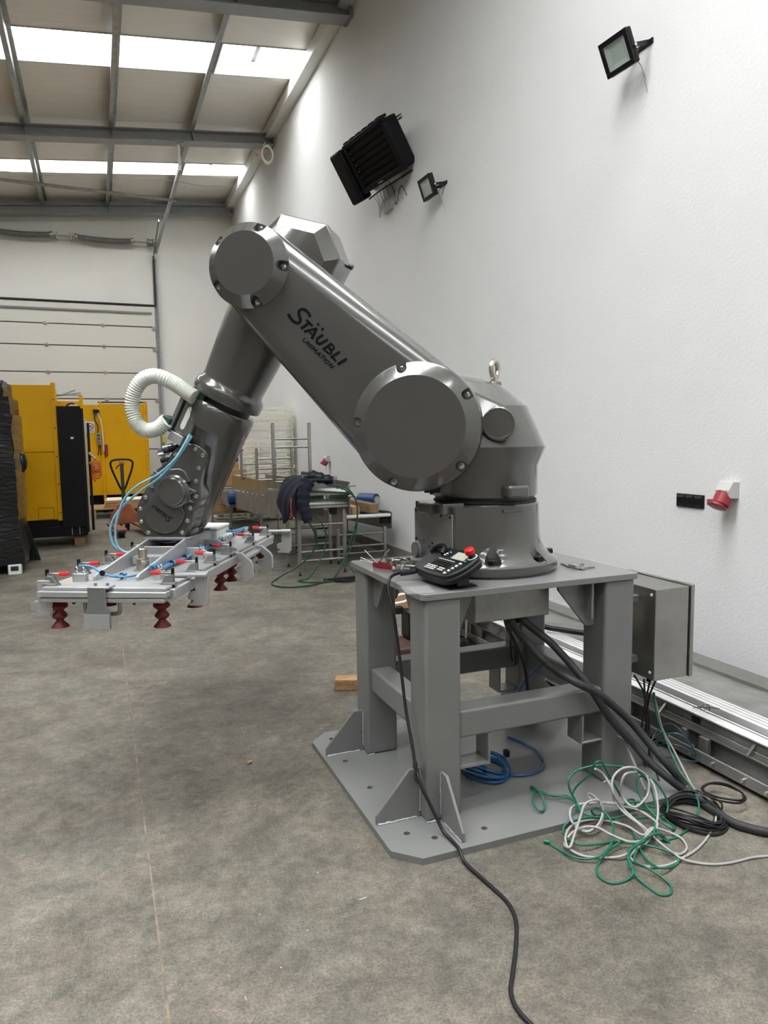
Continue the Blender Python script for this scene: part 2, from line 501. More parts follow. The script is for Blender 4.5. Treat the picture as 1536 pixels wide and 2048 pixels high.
# sectional overhead door in the far wall
door = struct(bpy.data.objects.new('door_1', None)); COL.objects.link(door)
DZ = [0, .64, 1.30, 1.905, 2.525, 3.148, 3.772, 4.268, 4.77]
DX0, DX1 = -3.4, 1.47
for a, b in zip(DZ, DZ[1:]):
    bx('door_section', ((DX0 + DX1) / 2, YF - .03, (a + b) / 2), (DX1 - DX0, .05, b - a - .022), 'door_panel', door, bevel=.006)
    bx('gap_seal', ((DX0 + DX1) / 2, YF - .022, b), (DX1 - DX0, .03, .024), 'rubber', door)
    if b < 4.7:
        for hx in (-2.2, -.98, .27):
            h = bx('hinge', (hx, YF - .062, b), (.07, .014, .075), 'galvanised', door, bevel=.003)
            MB().cyl((hx - .045, YF - .075, b), (hx + .045, YF - .075, b), .012, seg=10).build('hinge_pin', 'chrome', h)
        bx('roller_bracket', (DX1 - .03, YF - .065, b - .03), (.10, .03, .09), 'galvanised', door, bevel=.004)
bx('top_seal', ((DX0 + DX1) / 2, YF - .05, 4.79), (DX1 - DX0 + .06, .05, .035), 'rubber', door)
bx('side_seal', (1.497, YF - .045, 5.38), (.03, .05, 1.18), 'rubber', door)
bx('stiffening_bar', (-1.0, YF - .07, 4.60), (4.80, .03, .045), 'aluminium_dark', door, bevel=.004)
m = MB(); m.box((1.55, YF - .05, 2.95), (.035, .09, 5.9)); m.box((1.515, YF - .012, 2.95), (.10, .012, 5.9))
m.build('vertical_track', 'galvanised', door)
bx('yellow_tag', (1.545, YF - .10, 1.62), (.07, .006, .33), 'tag_yellow', door)
# shaft, torsion springs, cable drum
MB().cyl((-3.4, YF - .15, 6.25), (1.62, YF - .15, 6.25), .016, seg=10).build('shaft', 'galvanised', door)
def spring(x0, x1, dark):
    pts = []
    turns = int((x1 - x0) / .021)
    for i in range(turns * 8 + 1):
        t = i / (turns * 8); a = t * turns * 2 * PI
        sag = -.035 * math.sin(PI * t)
        pts.append((x0 + (x1 - x0) * t, YF - .15 + .062 * math.cos(a), 6.25 + sag + .062 * math.sin(a)))
    MB().tube(pts, .0095, 5).build('torsion_spring', 'aluminium_dark', door, ang=80)
    MB().tube([(x0 + (x1 - x0) * t / 10, YF - .15, 6.25 - .035 * math.sin(PI * t / 10)) for t in range(11)], .056, 12).build('spring_core', 'rubber', door)
    for x in (x0, x1):
        MB().cyl((x - .03, YF - .15, 6.25), (x + .03, YF - .15, 6.25), .078, seg=14).build('spring_cone', 'galvanised', door)
spring(-2.0, -.74, 0); spring(-.21, 1.02, 0)
for x in (-.62, -.32): bx('bearing_bracket', (x, YF - .09, 6.25), (.03, .16, .17), 'galvanised', door, bevel=.004)
MB().lathe([(.05, 0), (.095, .01), (.095, .03), (.08, .04), (.075, .12), (.095, .13), (.095, .15), (.03, .16)], (1.36, YF - .15, 6.25), (1, 0, 0), 20).build('cable_drum', 'aluminium_dark', door)
# inclined ceiling tracks with cross tube and hanger
def strut(nm, a, b, w, h, material, parent):
    a, b = Vector(a), Vector(b); d = (b - a); u, v, w_ = frame_from(d)
    mm = MB(); mm.prism([(-w / 2, -h / 2), (w / 2, -h / 2), (w / 2, h / 2), (-w / 2, h / 2)], a, u, v, 0, d.length)
    return mm.build(nm, material, parent, ang=30)
for tx in (1.56,):
    strut('ceiling_track', (tx, YF - .12, 6.05), (tx + .09, 14.0, 6.42), .05, .09, 'galvanised', door)
    strut('track_brace', (tx - .05, YF - .05, 6.02), (tx - .02, 17.4, 6.42), .03, .05, 'galvanised', door)
strut('track_hanger', (1.66, 14.14, 6.90), (1.66, 14.1, 6.42), .04, .05, 'white_trim', door)
bx('hanger_plate', (1.66, 14.10, 6.885), (.16, .12, .02), 'galvanised', door)
MB().cyl((-3.6, 15.2, 6.30), (1.70, 15.2, 6.21), .030, seg=12).build('cross_tube', 'galvanised', door)
MB().tube(smooth_path([(-4, 16.4, 6.72), (-1.5, 16.4, 6.80), (.4, 16.4, 6.86), (1.7, 16.4, 6.98), (2.4, 16.4, 6.95), (3.2, 16.4, 7.05)], 8), .006, 5).build('ceiling_wire', 'cable_grey', door)
# ------------------------------------------------------------------ industrial robot
# local frame: x along the arm, y towards the viewer's side, z up
AZ = R(180 - 33)
BASE = (1.583, 2.793, .92)
robot = thing('robot_arm', 'large grey six-axis industrial robot arm bolted onto the steel pedestal', 'robot', BASE, AZ)
toW = Matrix.Rotation(-AZ, 4, 'Z')          # base castings are square to the pedestal, not to the arm
RP = 'robot_paint'

def socket_bolt(name, p, axis, r, parent, material='chrome'):
    u, v, w = frame_from(axis)
    return MB().lathe([(r * 1.55, 0), (r * 1.55, r * .35), (r, r * .4), (r, r * 1.1), (r * .8, r * 1.35), (r * .45, r * 1.4), (r * .4, r * .9), (0, r * .9)], p, axis, 12).build(name, material, parent)

# base casting -------------------------------------------------
base = MB().lathe([(.298, .0), (.298, .010), (.315, .012), (.318, .02), (.318, .044), (.312, .052), (.288, .066), (.262, .092), (.247, .125), (.241, .165), (.237, .288), (.232, .295), (.20, .296)], seg=96).build('base_casting', RP, robot, ang=30)
cb = MB()
for k in range(8):
    a = R(22.5 + 45 * k) - AZ
    ax, ay = math.cos(a), math.sin(a)
    cb.lathe([(.034, .052), (.034, .20)], (.284 * ax, .284 * ay, 0), (0, 0, 1), 24)
cut(base, cb)
for k in range(8):
    a = R(22.5 + 45 * k) - AZ
    p = (.284 * math.cos(a), .284 * math.sin(a), .052)
    b = MB().lathe([(.030, 0), (.030, .004), (.0, .004)], p, (0, 0, 1), 20).build('washer', 'zinc', robot)
    MB().lathe([(.0225, .004), (.0225, .022), (.019, .026), (0, .026)], p, (0, 0, 1), 6).build('hex_head', 'black_oxide', b, ang=20)
# connector housing, square to the pedestal
def wbox(nm, c, size, material, bevel=.004, parent=robot):
    return MB().box(c, size).xf(toW).build(nm, material, parent, bevel=bevel, ang=30)
hm = MB(); hm.prism([(-.25, .188), (-.25, -.188), (-.244, -.196), (-.05, -.2345), (0, -.2365), (0, .2365), (-.05, .2345), (-.244, .196)], (0, 0, 0), (1, 0, 0), (0, 1, 0), .045, .292)
hous = hm.xf(toW).build('connector_housing', RP, robot, ang=30)
wbox('cover_plate', (-.2535, -.0, .185), (.006, .372, .155), 'stainless_dull', .001, hous)
for yy in (-.17, -.085, 0, .085, .17):
    for zz in (.122, .250):
        MB().lathe([(.006, 0), (.006, .003), (.003, .004), (0, .004)], (-.2565, yy, zz), (-1, 0, 0), 10).xf(toW).build('screw', 'black_oxide', hous)
wbox('stop_block', (-.275, -.035, .280), (.075, .125, .046), RP, .005)
wbox('stop_bracket', (-.235, -.13, .283), (.10, .06, .045), RP, .004)
MB().lathe([(.040, 0), (.040, .045), (.034, .05), (.034, .06), (0, .06)], (-.245, .085, .085), (-1, 0, .0), 20).xf(toW).build('round_connector', 'aluminium_dark', robot)
con = wbox('connector_plate', (-.262, -.09, .075), (.006, .22, .05), 'aluminium_dark', .001)
for k in range(5): wbox('vent_slot', (-.266, -.155 + k * .011, .075), (.004, .005, .036), 'robot_dark', 0, con)
for yy in (-.02, .0): pass
wbox('name_plate', (.0, -.239, .272), (.10, .012, .014), RP, .003)
# black swivel gap
MB().lathe([(.218, .293), (.218, .328)], seg=64).build('swivel_seal', 'robot_dark', robot)
MB().lathe([(.226, .300), (.226, .306), (.221, .309)], seg=64).build('swivel_ring', 'rubber', robot)
# turret ---------------------------------------------------------
def circ_pts(r, o, axis, n=48):
    u, v, w = frame_from(axis); o = Vector(o)
    return [o + u * (r * math.cos(2 * PI * i / n)) + v * (r * math.sin(2 * PI * i / n)) for i in range(n)]
tur = MB().lathe([(.200, .322), (.229, .324), (.231, .330), (.231, .452), (.264, .528), (.265, .534), (.20, .535)], seg=80).build('turret_ring', RP, robot, ang=25)
pts = circ_pts(.262, (0, 0, .534), (0, 0, 1), 72) + circ_pts(.186, (-.0, 0, .705), (0, 0, 1), 64)
pts += circ_pts(.090, (.02, 0, .800), (0, 0, 1), 48) + circ_pts(.04, (.05, 0, .828), (0, 0, 1), 24)
for yy in (-.185, .185): pts += circ_pts(.222, (.25, yy, .62), (0, 1, 0), 72)
for yy in (-.14, .14): pts += circ_pts(.236, (.25, yy, .62), (0, 1, 0), 72)
tur2 = MB().hull(pts).build('turret_housing', RP, robot, ang=18)
mc = MB().lathe([(.068, .15), (.068, .256), (.064, .260), (.058, .2605), (.057, .259), (0, .259)], (-.072, 0, .628), (0, 1, 0), 48).build('motor_cover', RP, robot, ang=25)
MB().box((-.132, .205, .352), (.098, .09, .052), Matrix.Rotation(R(33), 3, 'Z')).build('stop_lug', RP, robot, bevel=.012, bseg=3)
eye = MB().lathe([(.040, -.05), (.030, .010), (.028, .013), (0, .013)], (-.044, 0, .800), (0, 0, 1), 24).build('lifting_boss', RP, robot)
ey = MB(); ey.lathe([(.021, 0), (.021, .010), (.011, .014), (.011, .032)], (-.044, 0, .811), (0, 0, 1), 20)
ring = [(-.044 + .028 * math.cos(t) * math.cos(R(62)), .028 * math.cos(t) * math.sin(R(62)), .868 + .034 * math.sin(t)) for t in [2 * PI * i / 28 for i in range(28)]]
ey.tube(ring, .0115, 10, True)
ey.build('eye_bolt', 'zinc', robot)
# dark cable tray under the arm
MB().box((.185, .10, .352), (.13, .08, .024)).build('underside_tray', 'robot_dark', robot, bevel=.004)
for k in range(3): MB().cyl((.14 + .04 * k, .12, .332), (.14 + .04 * k, .12, .342), .008, seg=8).build('tray_screw', 'black_oxide', robot)

# upper arm --------------------------------------------------------
SH = Vector((.25, 0, .62)); EL = Vector((.936, 0, 1.287))
adir = (EL - SH).normalized(); alen = (EL - SH).length
ath = math.atan2(adir.z, adir.x)
def capsule_ring(r1, r2, y, n=40):
    """convex outline around both joints"""
    be = math.asin((r1 - r2) / alen)
    pts = []
    a0, a1 = PI / 2 - be, 2 * PI - (PI / 2 - be)
    for i in range(n + 1):
        a = ath + a0 + (a1 - a0) * i / n
        pts.append(SH + Vector((math.cos(a) * r1, y, math.sin(a) * r1)))
    b0, b1 = -(PI / 2 - be), PI / 2 - be
    # straight-side subdivisions are not needed: the side is flat
    for i in range(n + 1):
        a = ath + b0 + (b1 - b0) * i / n
        pts.append(EL + Vector((math.cos(a) * r2, y, math.sin(a) * r2)))
    return pts
rings = []
R1, R2 = .262, .177
for (y, ins) in ((.192, .06), (.198, .040), (.212, .018), (.230, .004), (.245, 0), (.268, 0), (.290, .006), (.310, .020), (.326, .040), (.337, .064), (.341, .085)):
    rings.append(capsule_ring(R1 - ins, R2 - ins, y))
ua = MB().layers(rings).build('upper_arm', RP, robot, ang=50)
for c, r in ((SH, .205), (EL, .150)):
    MB().lathe([(r, .13), (r, .215)], (c.x, 0, c.z), (0, 1, 0), 56).build('joint_collar', RP, robot)
def cover(c, r, y0, yt, ri, phase, nm):
    cv = MB().lathe([(r - .012, .25), (r - .003, y0 - .008), (r + .002, y0), (r + .002, y0 + .008), (r - .004, y0 + .014), (ri, yt), (0, yt + .001)], (c.x, 0, c.z), (0, 1, 0), 96).build(nm, RP, robot, ang=14)
    cb = MB(); pk = []
    for k in range(5):
        a = phase + 2 * PI * k / 5
        u = Vector((math.cos(a), 0, math.sin(a)))
        p = Vector((c.x, 0, c.z)) + u * (r - .018)
        pk.append(p)
        ww = Vector((0, 1, 0)); tt = u.cross(ww)
        pol = [(.0205, .05), (-.0205, .05)] + [(.0205 * math.cos(PI + PI * i / 12), .0205 * math.sin(PI + PI * i / 12)) for i in range(13)]
        w_sign = 1 if tt.cross(u).y > 0 else -1
        cb.prism(pol, p, tt, u, w_sign * (y0 + .004), w_sign * (yt + .06))
    cut(cv, cb, 14)
    for p in pk: socket_bolt('cover_bolt', Vector((p.x, y0 + .004, p.z)), (0, 1, 0), .0085, robot)
    return cv
cover(SH, .256, .336, .384, .202, R(5), 'shoulder_cover')
cover(EL, .170, .336, .392, .126, R(41), 'elbow_cover')
# lettering on the arm
def text_frame(p, xdir, ydir):
    x = Vector(xdir).normalized(); y = Vector(ydir).normalized(); z = x.cross(y)
    return Matrix(((x.x, y.x, z.x, p[0]), (x.y, y.y, z.y, p[1]), (x.z, y.z, z.z, p[2]), (0, 0, 0, 1)))
def ribbon(m, pts, w, F, n=0):
    """flat stroke of width w in the text plane F (Matrix), 0.8 mm proud"""
    P = [Vector((p[0], p[1], 0)) for p in pts]
    if n: P = smooth_path(P, n)
    L, Rr = [], []
    for i, p in enumerate(P):
        t = (P[min(i + 1, len(P) - 1)] - P[max(i - 1, 0)]).normalized(); q = Vector((-t.y, t.x, 0)) * (w / 2)
        L.append(p + q); Rr.append(p - q)
    top = [m.bm.verts.new(F @ (a + Vector((0, 0, .0008)))) for a in L], [m.bm.verts.new(F @ (a + Vector((0, 0, .0008)))) for a in Rr]
    bot = [m.bm.verts.new(F @ a) for a in L], [m.bm.verts.new(F @ a) for a in Rr]
    for i in range(len(P) - 1):
        m.face([top[0][i], top[1][i], top[1][i + 1], top[0][i + 1]])
        m.face([top[0][i], top[0][i + 1], bot[0][i + 1], bot[0][i]])
        m.face([top[1][i], bot[1][i], bot[1][i + 1], top[1][i + 1]])
    m.face([top[0][0], bot[0][0], bot[1][0], top[1][0]]); m.face([top[0][-1], top[1][-1], bot[1][-1], bot[0][-1]])
S_ = [(0.0797, 0.0244), (0.0611, 0.03), (0.0436, 0.0296), (0.0314, 0.0216), (0.0281, 0.009), (0.0385, -0.0024), (0.0502, -0.0086), (0.0586, -0.0177), (0.057, -0.0274), (0.0481, -0.034), (0.031, -0.0367), (0.0129, -0.0334), (0.001, -0.0287)]
STROKES = [(S_, .0125, 3), ([(.0805, -.037), (.0925, .0085)], .0115, 0), ([(.0735, .0045), (.1115, .0035)], .0095, 0),
           ([(.0985, -.037), (.131, .0085)], .0105, 0), ([(.1295, .0085), (.1425, -.037)], .0125, 0), ([(.111, -.0225), (.137, -.0225)], .0075, 0),
           ([(.1675, .0085), (.161, -.014), (.1625, -.0265), (.172, -.0315), (.181, -.0275), (.187, -.016), (.195, .0075)], .0115, 4),
           ([(.2065, -.037), (.2185, .0075)], .0115, 0), ([(.2165, .003), (.231, .003), (.2385, -.003), (.233, -.0125), (.216, -.0145)], .0085, 4), ([(.216, -.0145), (.233, -.0155), (.2415, -.0225), (.2355, -.031), (.2075, -.0325)], .0085, 4),
           ([(.2525, -.037), (.2655, .0055)], .0115, 0), ([(.2515, -.0325), (.2795, -.0325)], .009, 0), ([(.2925, -.038), (.3055, .0045)], .0120, 0)]
def logo(nm, F, parent):
    m = MB()
    for pts, w, n in STROKES: ribbon(m, pts, w, F, n)
    for cx, cy in ((.1240, .0240), (.1505, .0225)):
        v = [m.bm.verts.new(F @ Vector((cx + .0062 * math.cos(t * PI / 8), cy + .0062 * math.sin(t * PI / 8), .0008))) for t in range(16)]; m.face(v)
    return m.build(nm, 'logo_black', parent, smooth=False)
xd = -adir; yd = Vector((-adir.z, 0, adir.x))
o_ = SH + adir * .70; o_.y = .3413
F1 = text_frame(o_, xd, yd)
if F1.col[2].y < 0: raise RuntimeError('mirrored lettering')
logo('logo_lettering', F1, ua)
UW = [([(.122, -.0515), (.1195, -.0625), (.124, -.0675), (.130, -.066), (.1335, -.0615), (.1365, -.0515)], 3), ([(.139, -.0685), (.1435, -.0515)], 0), ([(.1435, -.0515), (.151, -.0685)], 0), ([(.151, -.0685), (.1555, -.0515)], 0), ([(.159, -.0685), (.1635, -.0515)], 0),
      ([(.1665, -.0685), (.172, -.0515)], 0), ([(.172, -.0515), (.1765, -.064)], 0), ([(.1765, -.064), (.186, -.0515)], 0), ([(.186, -.0515), (.1875, -.0685)], 0),
      ([(.191, -.0685), (.204, -.0515)], 0), ([(.204, -.0515), (.2075, -.0685)], 0), ([(.1955, -.0635), (.207, -.0635)], 0), ([(.2165, -.0685), (.221, -.0515)], 0), ([(.212, -.0520), (.230, -.0520)], 0), ([(.2295, -.0685), (.234, -.0515)], 0),
      ([(.2465, -.052), (.2405, -.056), (.2385, -.0635), (.2435, -.068), (.2505, -.0645), (.2535, -.0565), (.2475, -.0518)], 3), ([(.2585, -.0685), (.263, -.0515)], 0), ([(.263, -.0515), (.2715, -.0685)], 0), ([(.2715, -.0685), (.276, -.0515)], 0)]
m = MB()
for pts, n in UW: ribbon(m, [(a * 1.07 - .0095, b) for a, b in pts], .0040, F1, n)
m.build('unimation_lettering', 'logo_black', ua, smooth=False)

# forearm -----------------------------------------------------------
YFA = -.03
J5 = Vector((1.50, YFA, .235)); E0 = Vector((EL.x, YFA, EL.z))
fd = (J5 - E0).normalized(); fp = Vector((-fd.z, 0, fd.x))      # fp: across the forearm, pointing up-forward
def FP(s, p, y): return E0 + fd * s + fp * p + Vector((0, y, 0))
pts = [FP(.14, .165 * math.cos(t), .165 * math.sin(t)) for t in [2 * PI * i / 56 for i in range(56)]]
for yy, k in ((-.150, .80), (-.11, 1), (.10, 1), (.135, .80)):
    for s, p in ((-.274, .085), (-.318, -.128), (-.212, -.246), (-.105, -.243), (.03, -.165), (-.16, .135), (-.02, .168)):
        pts.append(FP(s * (k if s < 0 else 1), p * k, yy))
for yy in (-.13, .13): pts += circ_pts(.160, (EL.x, YFA + yy, EL.z), (0, 1, 0), 40)
MB().hull(pts).build('elbow_housing', RP, robot, ang=20, bevel=.006)
MB().lathe([(.012, 0), (.012, .02), (0, .022)], FP(-.215, -.245, -.05), -fp, 12).build('vent_plug', 'robot_dark', robot)
MB().lathe([(.165, .10), (.165, .22), (.158, .36), (.147, .505), (.150, .522), (.163, .535), (.168, .55), (.168, .578), (.163, .592), (.145, .598)], E0, fd, 72).build('forearm_tube', RP, robot, ang=40)
MB().lathe([(.128, .59), (.128, .632)], E0, fd, 48).build('forearm_seal', 'robot_dark', robot)
MB().lathe([(.120, .618), (.152, .622), (.160, .634), (.161, .66), (.159, .70), (.150, .74)], E0, fd, 72).build('forearm_cuff', RP, robot, ang=40)
# wrist fork
far = [FP(.66, .158 * math.cos(t), .158 * math.sin(t)) for t in [2 * PI * i / 48 for i in range(48)]]
far += circ_pts(.118, J5 + Vector((0, -.135, 0)), (0, 1, 0), 40) + circ_pts(.130, J5 + Vector((0, -.115, 0)), (0, 1, 0), 40) + circ_pts(.125, J5 + Vector((0, -.062, 0)), (0, 1, 0), 40)
MB().hull([p for p in far]).build('wrist_fork', RP, robot, ang=30)
BOLT = [(1.379, .544), (1.321, .540), (1.285, .511), (1.308, .452), (1.324, .392), (1.327, .322), (1.359, .265), (1.376, .206), (1.406, .151), (1.459, .119), (1.523, .119), (1.579, .148), (1.613, .201), (1.614, .262), (1.585, .316), (1.549, .369), (1.518, .424), (1.458, .464), (1.422, .517)]
cx = sum(b[0] for b in BOLT) / len(BOLT); cz = sum(b[1] for b in BOLT) / len(BOLT)
def grow(poly, g):
    out = []; n = len(poly)
    for i in range(n):
        a, b, c = Vector(poly[i - 1]), Vector(poly[i]), Vector(poly[(i + 1) % n])
        t = (c - a).normalized(); nrm = Vector((t.y, -t.x))
        out.append(tuple(b + nrm * g))
    return out
area = sum(BOLT[i - 1][0] * BOLT[i][1] - BOLT[i][0] * BOLT[i - 1][1] for i in range(len(BOLT)))
sg = 1 if area > 0 else -1
def smooth2(poly, n=4): return [(p.x, p.y) for p in smooth_path([Vector((a, b, 0)) for a, b in poly], n, True)]
def plate(nm, poly, y0, y1, material, bevel, parent=robot):
    mm = MB(); mm.prism(poly, (0, 0, 0), (1, 0, 0), (0, 0, 1), -y0, -y1)
    return mm.build(nm, material, parent, bevel=bevel, bseg=3, ang=30)
near = smooth2(grow(BOLT, sg * .020))
plate('wrist_body', smooth2(grow(BOLT, sg * .006)), -.06, .075, RP, .012)
plate('wrist_cover', near, .060, .100, RP, .006)
for bx_, bz_ in BOLT: socket_bolt('wrist_bolt', (bx_, .099, bz_), (0, 1, 0), .0075, robot)
CAPP = [(1.515, .452), (1.475, .438), (1.462, .455), (1.385, .455), (1.366, .440), (1.348, .403), (1.331, .372), (1.352, .352), (1.300, .327), (1.340, .300), (1.362, .300), (1.335, .268), (1.385, .272), (1.385, .235), (1.345, .238), (1.392, .185), (1.42, .155), (1.47, .140), (1.52, .143), (1.565, .170), (1.590, .215), (1.588, .255), (1.560, .310), (1.532, .352), (1.548, .395), (1.500, .408)]
cap2 = [(1.528, .446), (1.488, .420), (1.470, .448), (1.400, .452), (1.372, .440), (1.343, .390), (1.366, .385), (1.350, .360), (1.322, .348), (1.315, .340), (1.352, .330), (1.352, .305), (1.330, .290), (1.362, .292), (1.388, .280), (1.392, .262), (1.378, .240), (1.400, .195), (1.43, .160), (1.48, .143), (1.53, .150), (1.57, .178), (1.590, .220), (1.585, .262), (1.556, .312), (1.530, .350), (1.545, .392)]
cap3 = [(1.4427 + .13 * math.cos(R(t)), .32) for t in range(0, 1)]
plate('wrist_cap', cap2, .096, .117, RP, .006)
MB().lathe([(.078, .10), (.078, .120), (.070, .128), (.066, .142), (.060, .147), (0, .148)], (1.430, 0, .345), (0, 1, 0), 56).build('wrist_boss', RP, robot, ang=25)
F2 = text_frame((1.448, .1173, .205), (.92, 0, .62), (.62, 0, -.92))
if F2.col[2].y < 0: F2 = text_frame((1.448, .1173, .205), (.92, 0, .62), (-.62, 0, .92))
F2 = F2 @ Matrix.Scale(.38, 4)
logo('wrist_lettering', F2, robot)
# last joint and tool flange
MB().lathe([(.098, .20), (.105, .14), (.105, .115), (.088, .095), (.080, .085), (.080, .06), (.090, .055), (.090, .040)], (J5.x, J5.y, 0), (0, 0, 1), 56).build('tool_joint', RP, robot, ang=35)
MB().hull(circ_pts(.102, J5 + Vector((0, -.06, 0)), (0, 1, 0), 36) + circ_pts(.102, J5 + Vector((0, .05, 0)), (0, 1, 0), 36) + circ_pts(.10, (J5.x, J5.y, .13), (0, 0, 1), 36)).build('wrist_core', RP, robot, ang=30)

# cable bracket on the forearm with two green hose clamps --------------
brk = MB()
bu = fd; bv = fp
ob = Vector((1.352, .10, .700))
def BR(a, b, y=0): return ob + bu * a + bv * b + Vector((0, y, 0))
def bplate(nm, a0, a1, b0, b1, y0, y1, material, bevel=.002, parent=robot):
    mm = MB(); pts = []
    for y in (y0, y1):
        for a, b in ((a0, b0), (a1, b0), (a1, b1), (a0, b1)): pts.append(BR(a, b, y))
    v = mm.verts(pts)
    for f in ((0, 1, 2, 3), (7, 6, 5, 4), (0, 4, 5, 1), (1, 5, 6, 2), (2, 6, 7, 3), (3, 7, 4, 0)): mm.face([v[i] for i in f])
    return mm.build(nm, material, parent, bevel=bevel, ang=30)
br = bplate('hose_bracket', -.075, .095, -.05, .030, .0, .008, 'stainless', .003)
bplate('bracket_side', -.125, .112, .038, .056, -.05, .02, 'aluminium_dark', .002)
bplate('bracket_foot', -.075, .095, -.052, -.044, -.10, .004, 'stainless_dull', .002)
MB().prism([(.019 * math.cos(t) + (.045 if math.cos(t) > 0 else -.030), .012 * math.sin(t)) for t in [2 * PI * i / 24 for i in range(24)]], BR(.01, -.005, .0085), bu, bv, -.001, .0012).build('bracket_slot', 'hose_white', br)
bplate('hose_clamp', -.135, -.085, -.045, .005, -.05, .012, 'green_clamp', .004)
bplate('hose_clamp', .050, .100, .048, .092, -.03, .035, 'green_clamp', .004)
for a in (-.06, .085): MB().cyl(BR(a, -.05, -.04), BR(a, -.085, -.05), .012, seg=12).build('bracket_screw', 'aluminium_dark', robot)
bplate('valve_block', .10, .145, -.035, .035, -.03, .02, 'aluminium', .003)
for k, (a, b) in enumerate(((.155, -.02), (.165, .01), (.18, -.005), (.205, .015), (.225, -.01))):
    MB().cyl(BR(a, b, -.02), BR(a + .03, b + .035, .01), .010, seg=10).build('hose_fitting', 'chrome' if k % 2 else 'black_plastic', robot)
# corrugated white hose looping off the bracket
hp = [(1.300, .13, .775), (1.346, .125, .805), (1.411, .12, .845), (1.491, .12, .877), (1.56, .12, .861), (1.604, .12, .805), (1.62, .12, .736), (1.601, .12, .667), (1.555, .12, .631), (1.496, .12, .637), (1.445, .125, .672)]
path = smooth_path(hp, 36)
MB().tube(path, .03, 16, rfun=lambda i: .0320 + .0040 * math.cos(i * 2 * PI / 6.0)).build('corrugated_hose', 'hose_white', robot, ang=80)
# pneumatic lines running from the forearm down to the gripper
for k, (mt, r, dy, dz) in enumerate((('hose_pale', .006, .0, .0), ('hose_pale', .006, .02, .028))):
    q = [(1.335, .10, .60 + dz * .3), (1.365, .13, .54), (1.400, .15, .485), (1.479, .15, .412 + dz * .5), (1.584, .155, .345 + dz), (1.664 - dz * .5, .155, .285 + dz), (1.719 - dz, .155, .225), (1.744 - dz * 1.4, .155, .164), (1.735 - dz * 1.2, .155, .10), (1.700 - dz, .15, .066), (1.65 - dz, .14, .056)]
    MB().tube(smooth_path([(a, b + dy, c) for a, b, c in q], 7), r, 8).build('air_line', mt, robot, ang=70)
MB().tube(smooth_path([(1.35, .07, .62), (1.385, .09, .55), (1.43, .09, .47), (1.50, .09, .40), (1.575, .06, .325), (1.63, .05, .25), (1.63, .05, .18), (1.60, .05, .135)], 7), .009, 8).build('sensor_cable', 'aluminium_dark', robot, ang=70)

# the two hex keys and loose things are separate; next the pedestal
# ------------------------------------------------------------------ welded pedestal
PX0, PX1, PY0, PY1 = 1.102, 2.075, 2.388, 3.185         # outer faces of the legs
ped = thing('steel_pedestal', 'grey painted welded steel pedestal on four square legs under the robot', 'pedestal', (1.588, 2.787, 0))
def pb(nm, lo, hi, material='frame_paint', bevel=.003, parent=ped, bseg=2):
    c = [(a + b) / 2 for a, b in zip(lo, hi)]; s_ = [abs(b - a) for a, b in zip(lo, hi)]
    return MB().box((c[0] - 1.588, c[1] - 2.787, c[2]), s_).build(nm, material, parent, bevel=bevel, bseg=bseg, ang=30)
# bottom plate with chamfered corners and anchor holes
def cham(x0, x1, y0, y1, c):
    return [(x0 + c, y0), (x1 - c, y0), (x1, y0 + c), (x1, y1 - c), (x1 - c, y1), (x0 + c, y1), (x0, y1 - c), (x0, y0 + c)]
def hplate(nm, poly, z0, z1, material, bevel):
    mm = MB(); mm.prism([(a - 1.588, b - 2.787) for a, b in poly], (0, 0, 0), (1, 0, 0), (0, 1, 0), z0, z1)
    return mm.build(nm, material, ped, bevel=bevel, ang=30)
bp = hplate('bottom_plate', cham(.902, 2.277, 2.180, 3.370, .088), 0, .025, 'frame_paint', 0)
holes = [(.985, 3.02), (1.0, 2.74), (1.002, 2.352), (1.085, 2.285), (1.285, 2.27), (1.70, 2.27), (2.20, 2.50), (2.20, 2.9), (2.19, 3.28), (1.0, 3.28), (1.3, 3.31), (1.9, 3.31)]
hc = MB()
for hx, hy in holes: hc.lathe([(.0125, .008), (.0125, .05)], (hx - 1.588, hy - 2.787, 0), (0, 0, 1), 20)
cut(bp, hc)
for hx, hy in holes: MB().lathe([(.0123, .0), (.0123, .0085), (0, .0085)], (hx - 1.588, hy - 2.787, 0), (0, 0, 1), 16).build('anchor_hole', 'rubber', ped)
tp = hplate('top_plate', cham(1.082, 2.090, 2.372, 3.205, .018), .895, .92, 'frame_paint', .002)
LEG = .150
legs = {}
for nx, x0 in ((0, PX0), (1, PX1 - LEG)):
    for ny, y0 in ((0, PY0), (1, PY1 - LEG)):
        legs[nx, ny] = pb('leg', (x0, y0, .025), (x0 + LEG, y0 + LEG, .895), bevel=.012, bseg=3)
# rails: front/back at one height, sides
ZR0, ZR1 = .330, .440
pb('rail', (PX0 + LEG, PY0 + .012, ZR0), (PX1 - LEG, PY0 + .112, ZR1), bevel=.010, bseg=3)
pb('rail', (PX0 + LEG, PY1 - .112, ZR0), (PX1 - LEG, PY1 - .012, ZR1), bevel=.010, bseg=3)
pb('rail', (PX0 + .02, PY0 + LEG, ZR0), (PX0 + .12, PY1 - LEG, ZR1), bevel=.010, bseg=3)
pb('rail', (PX1 - .12, PY0 + LEG, ZR0), (PX1 - .02, PY1 - LEG, ZR1), bevel=.010, bseg=3)
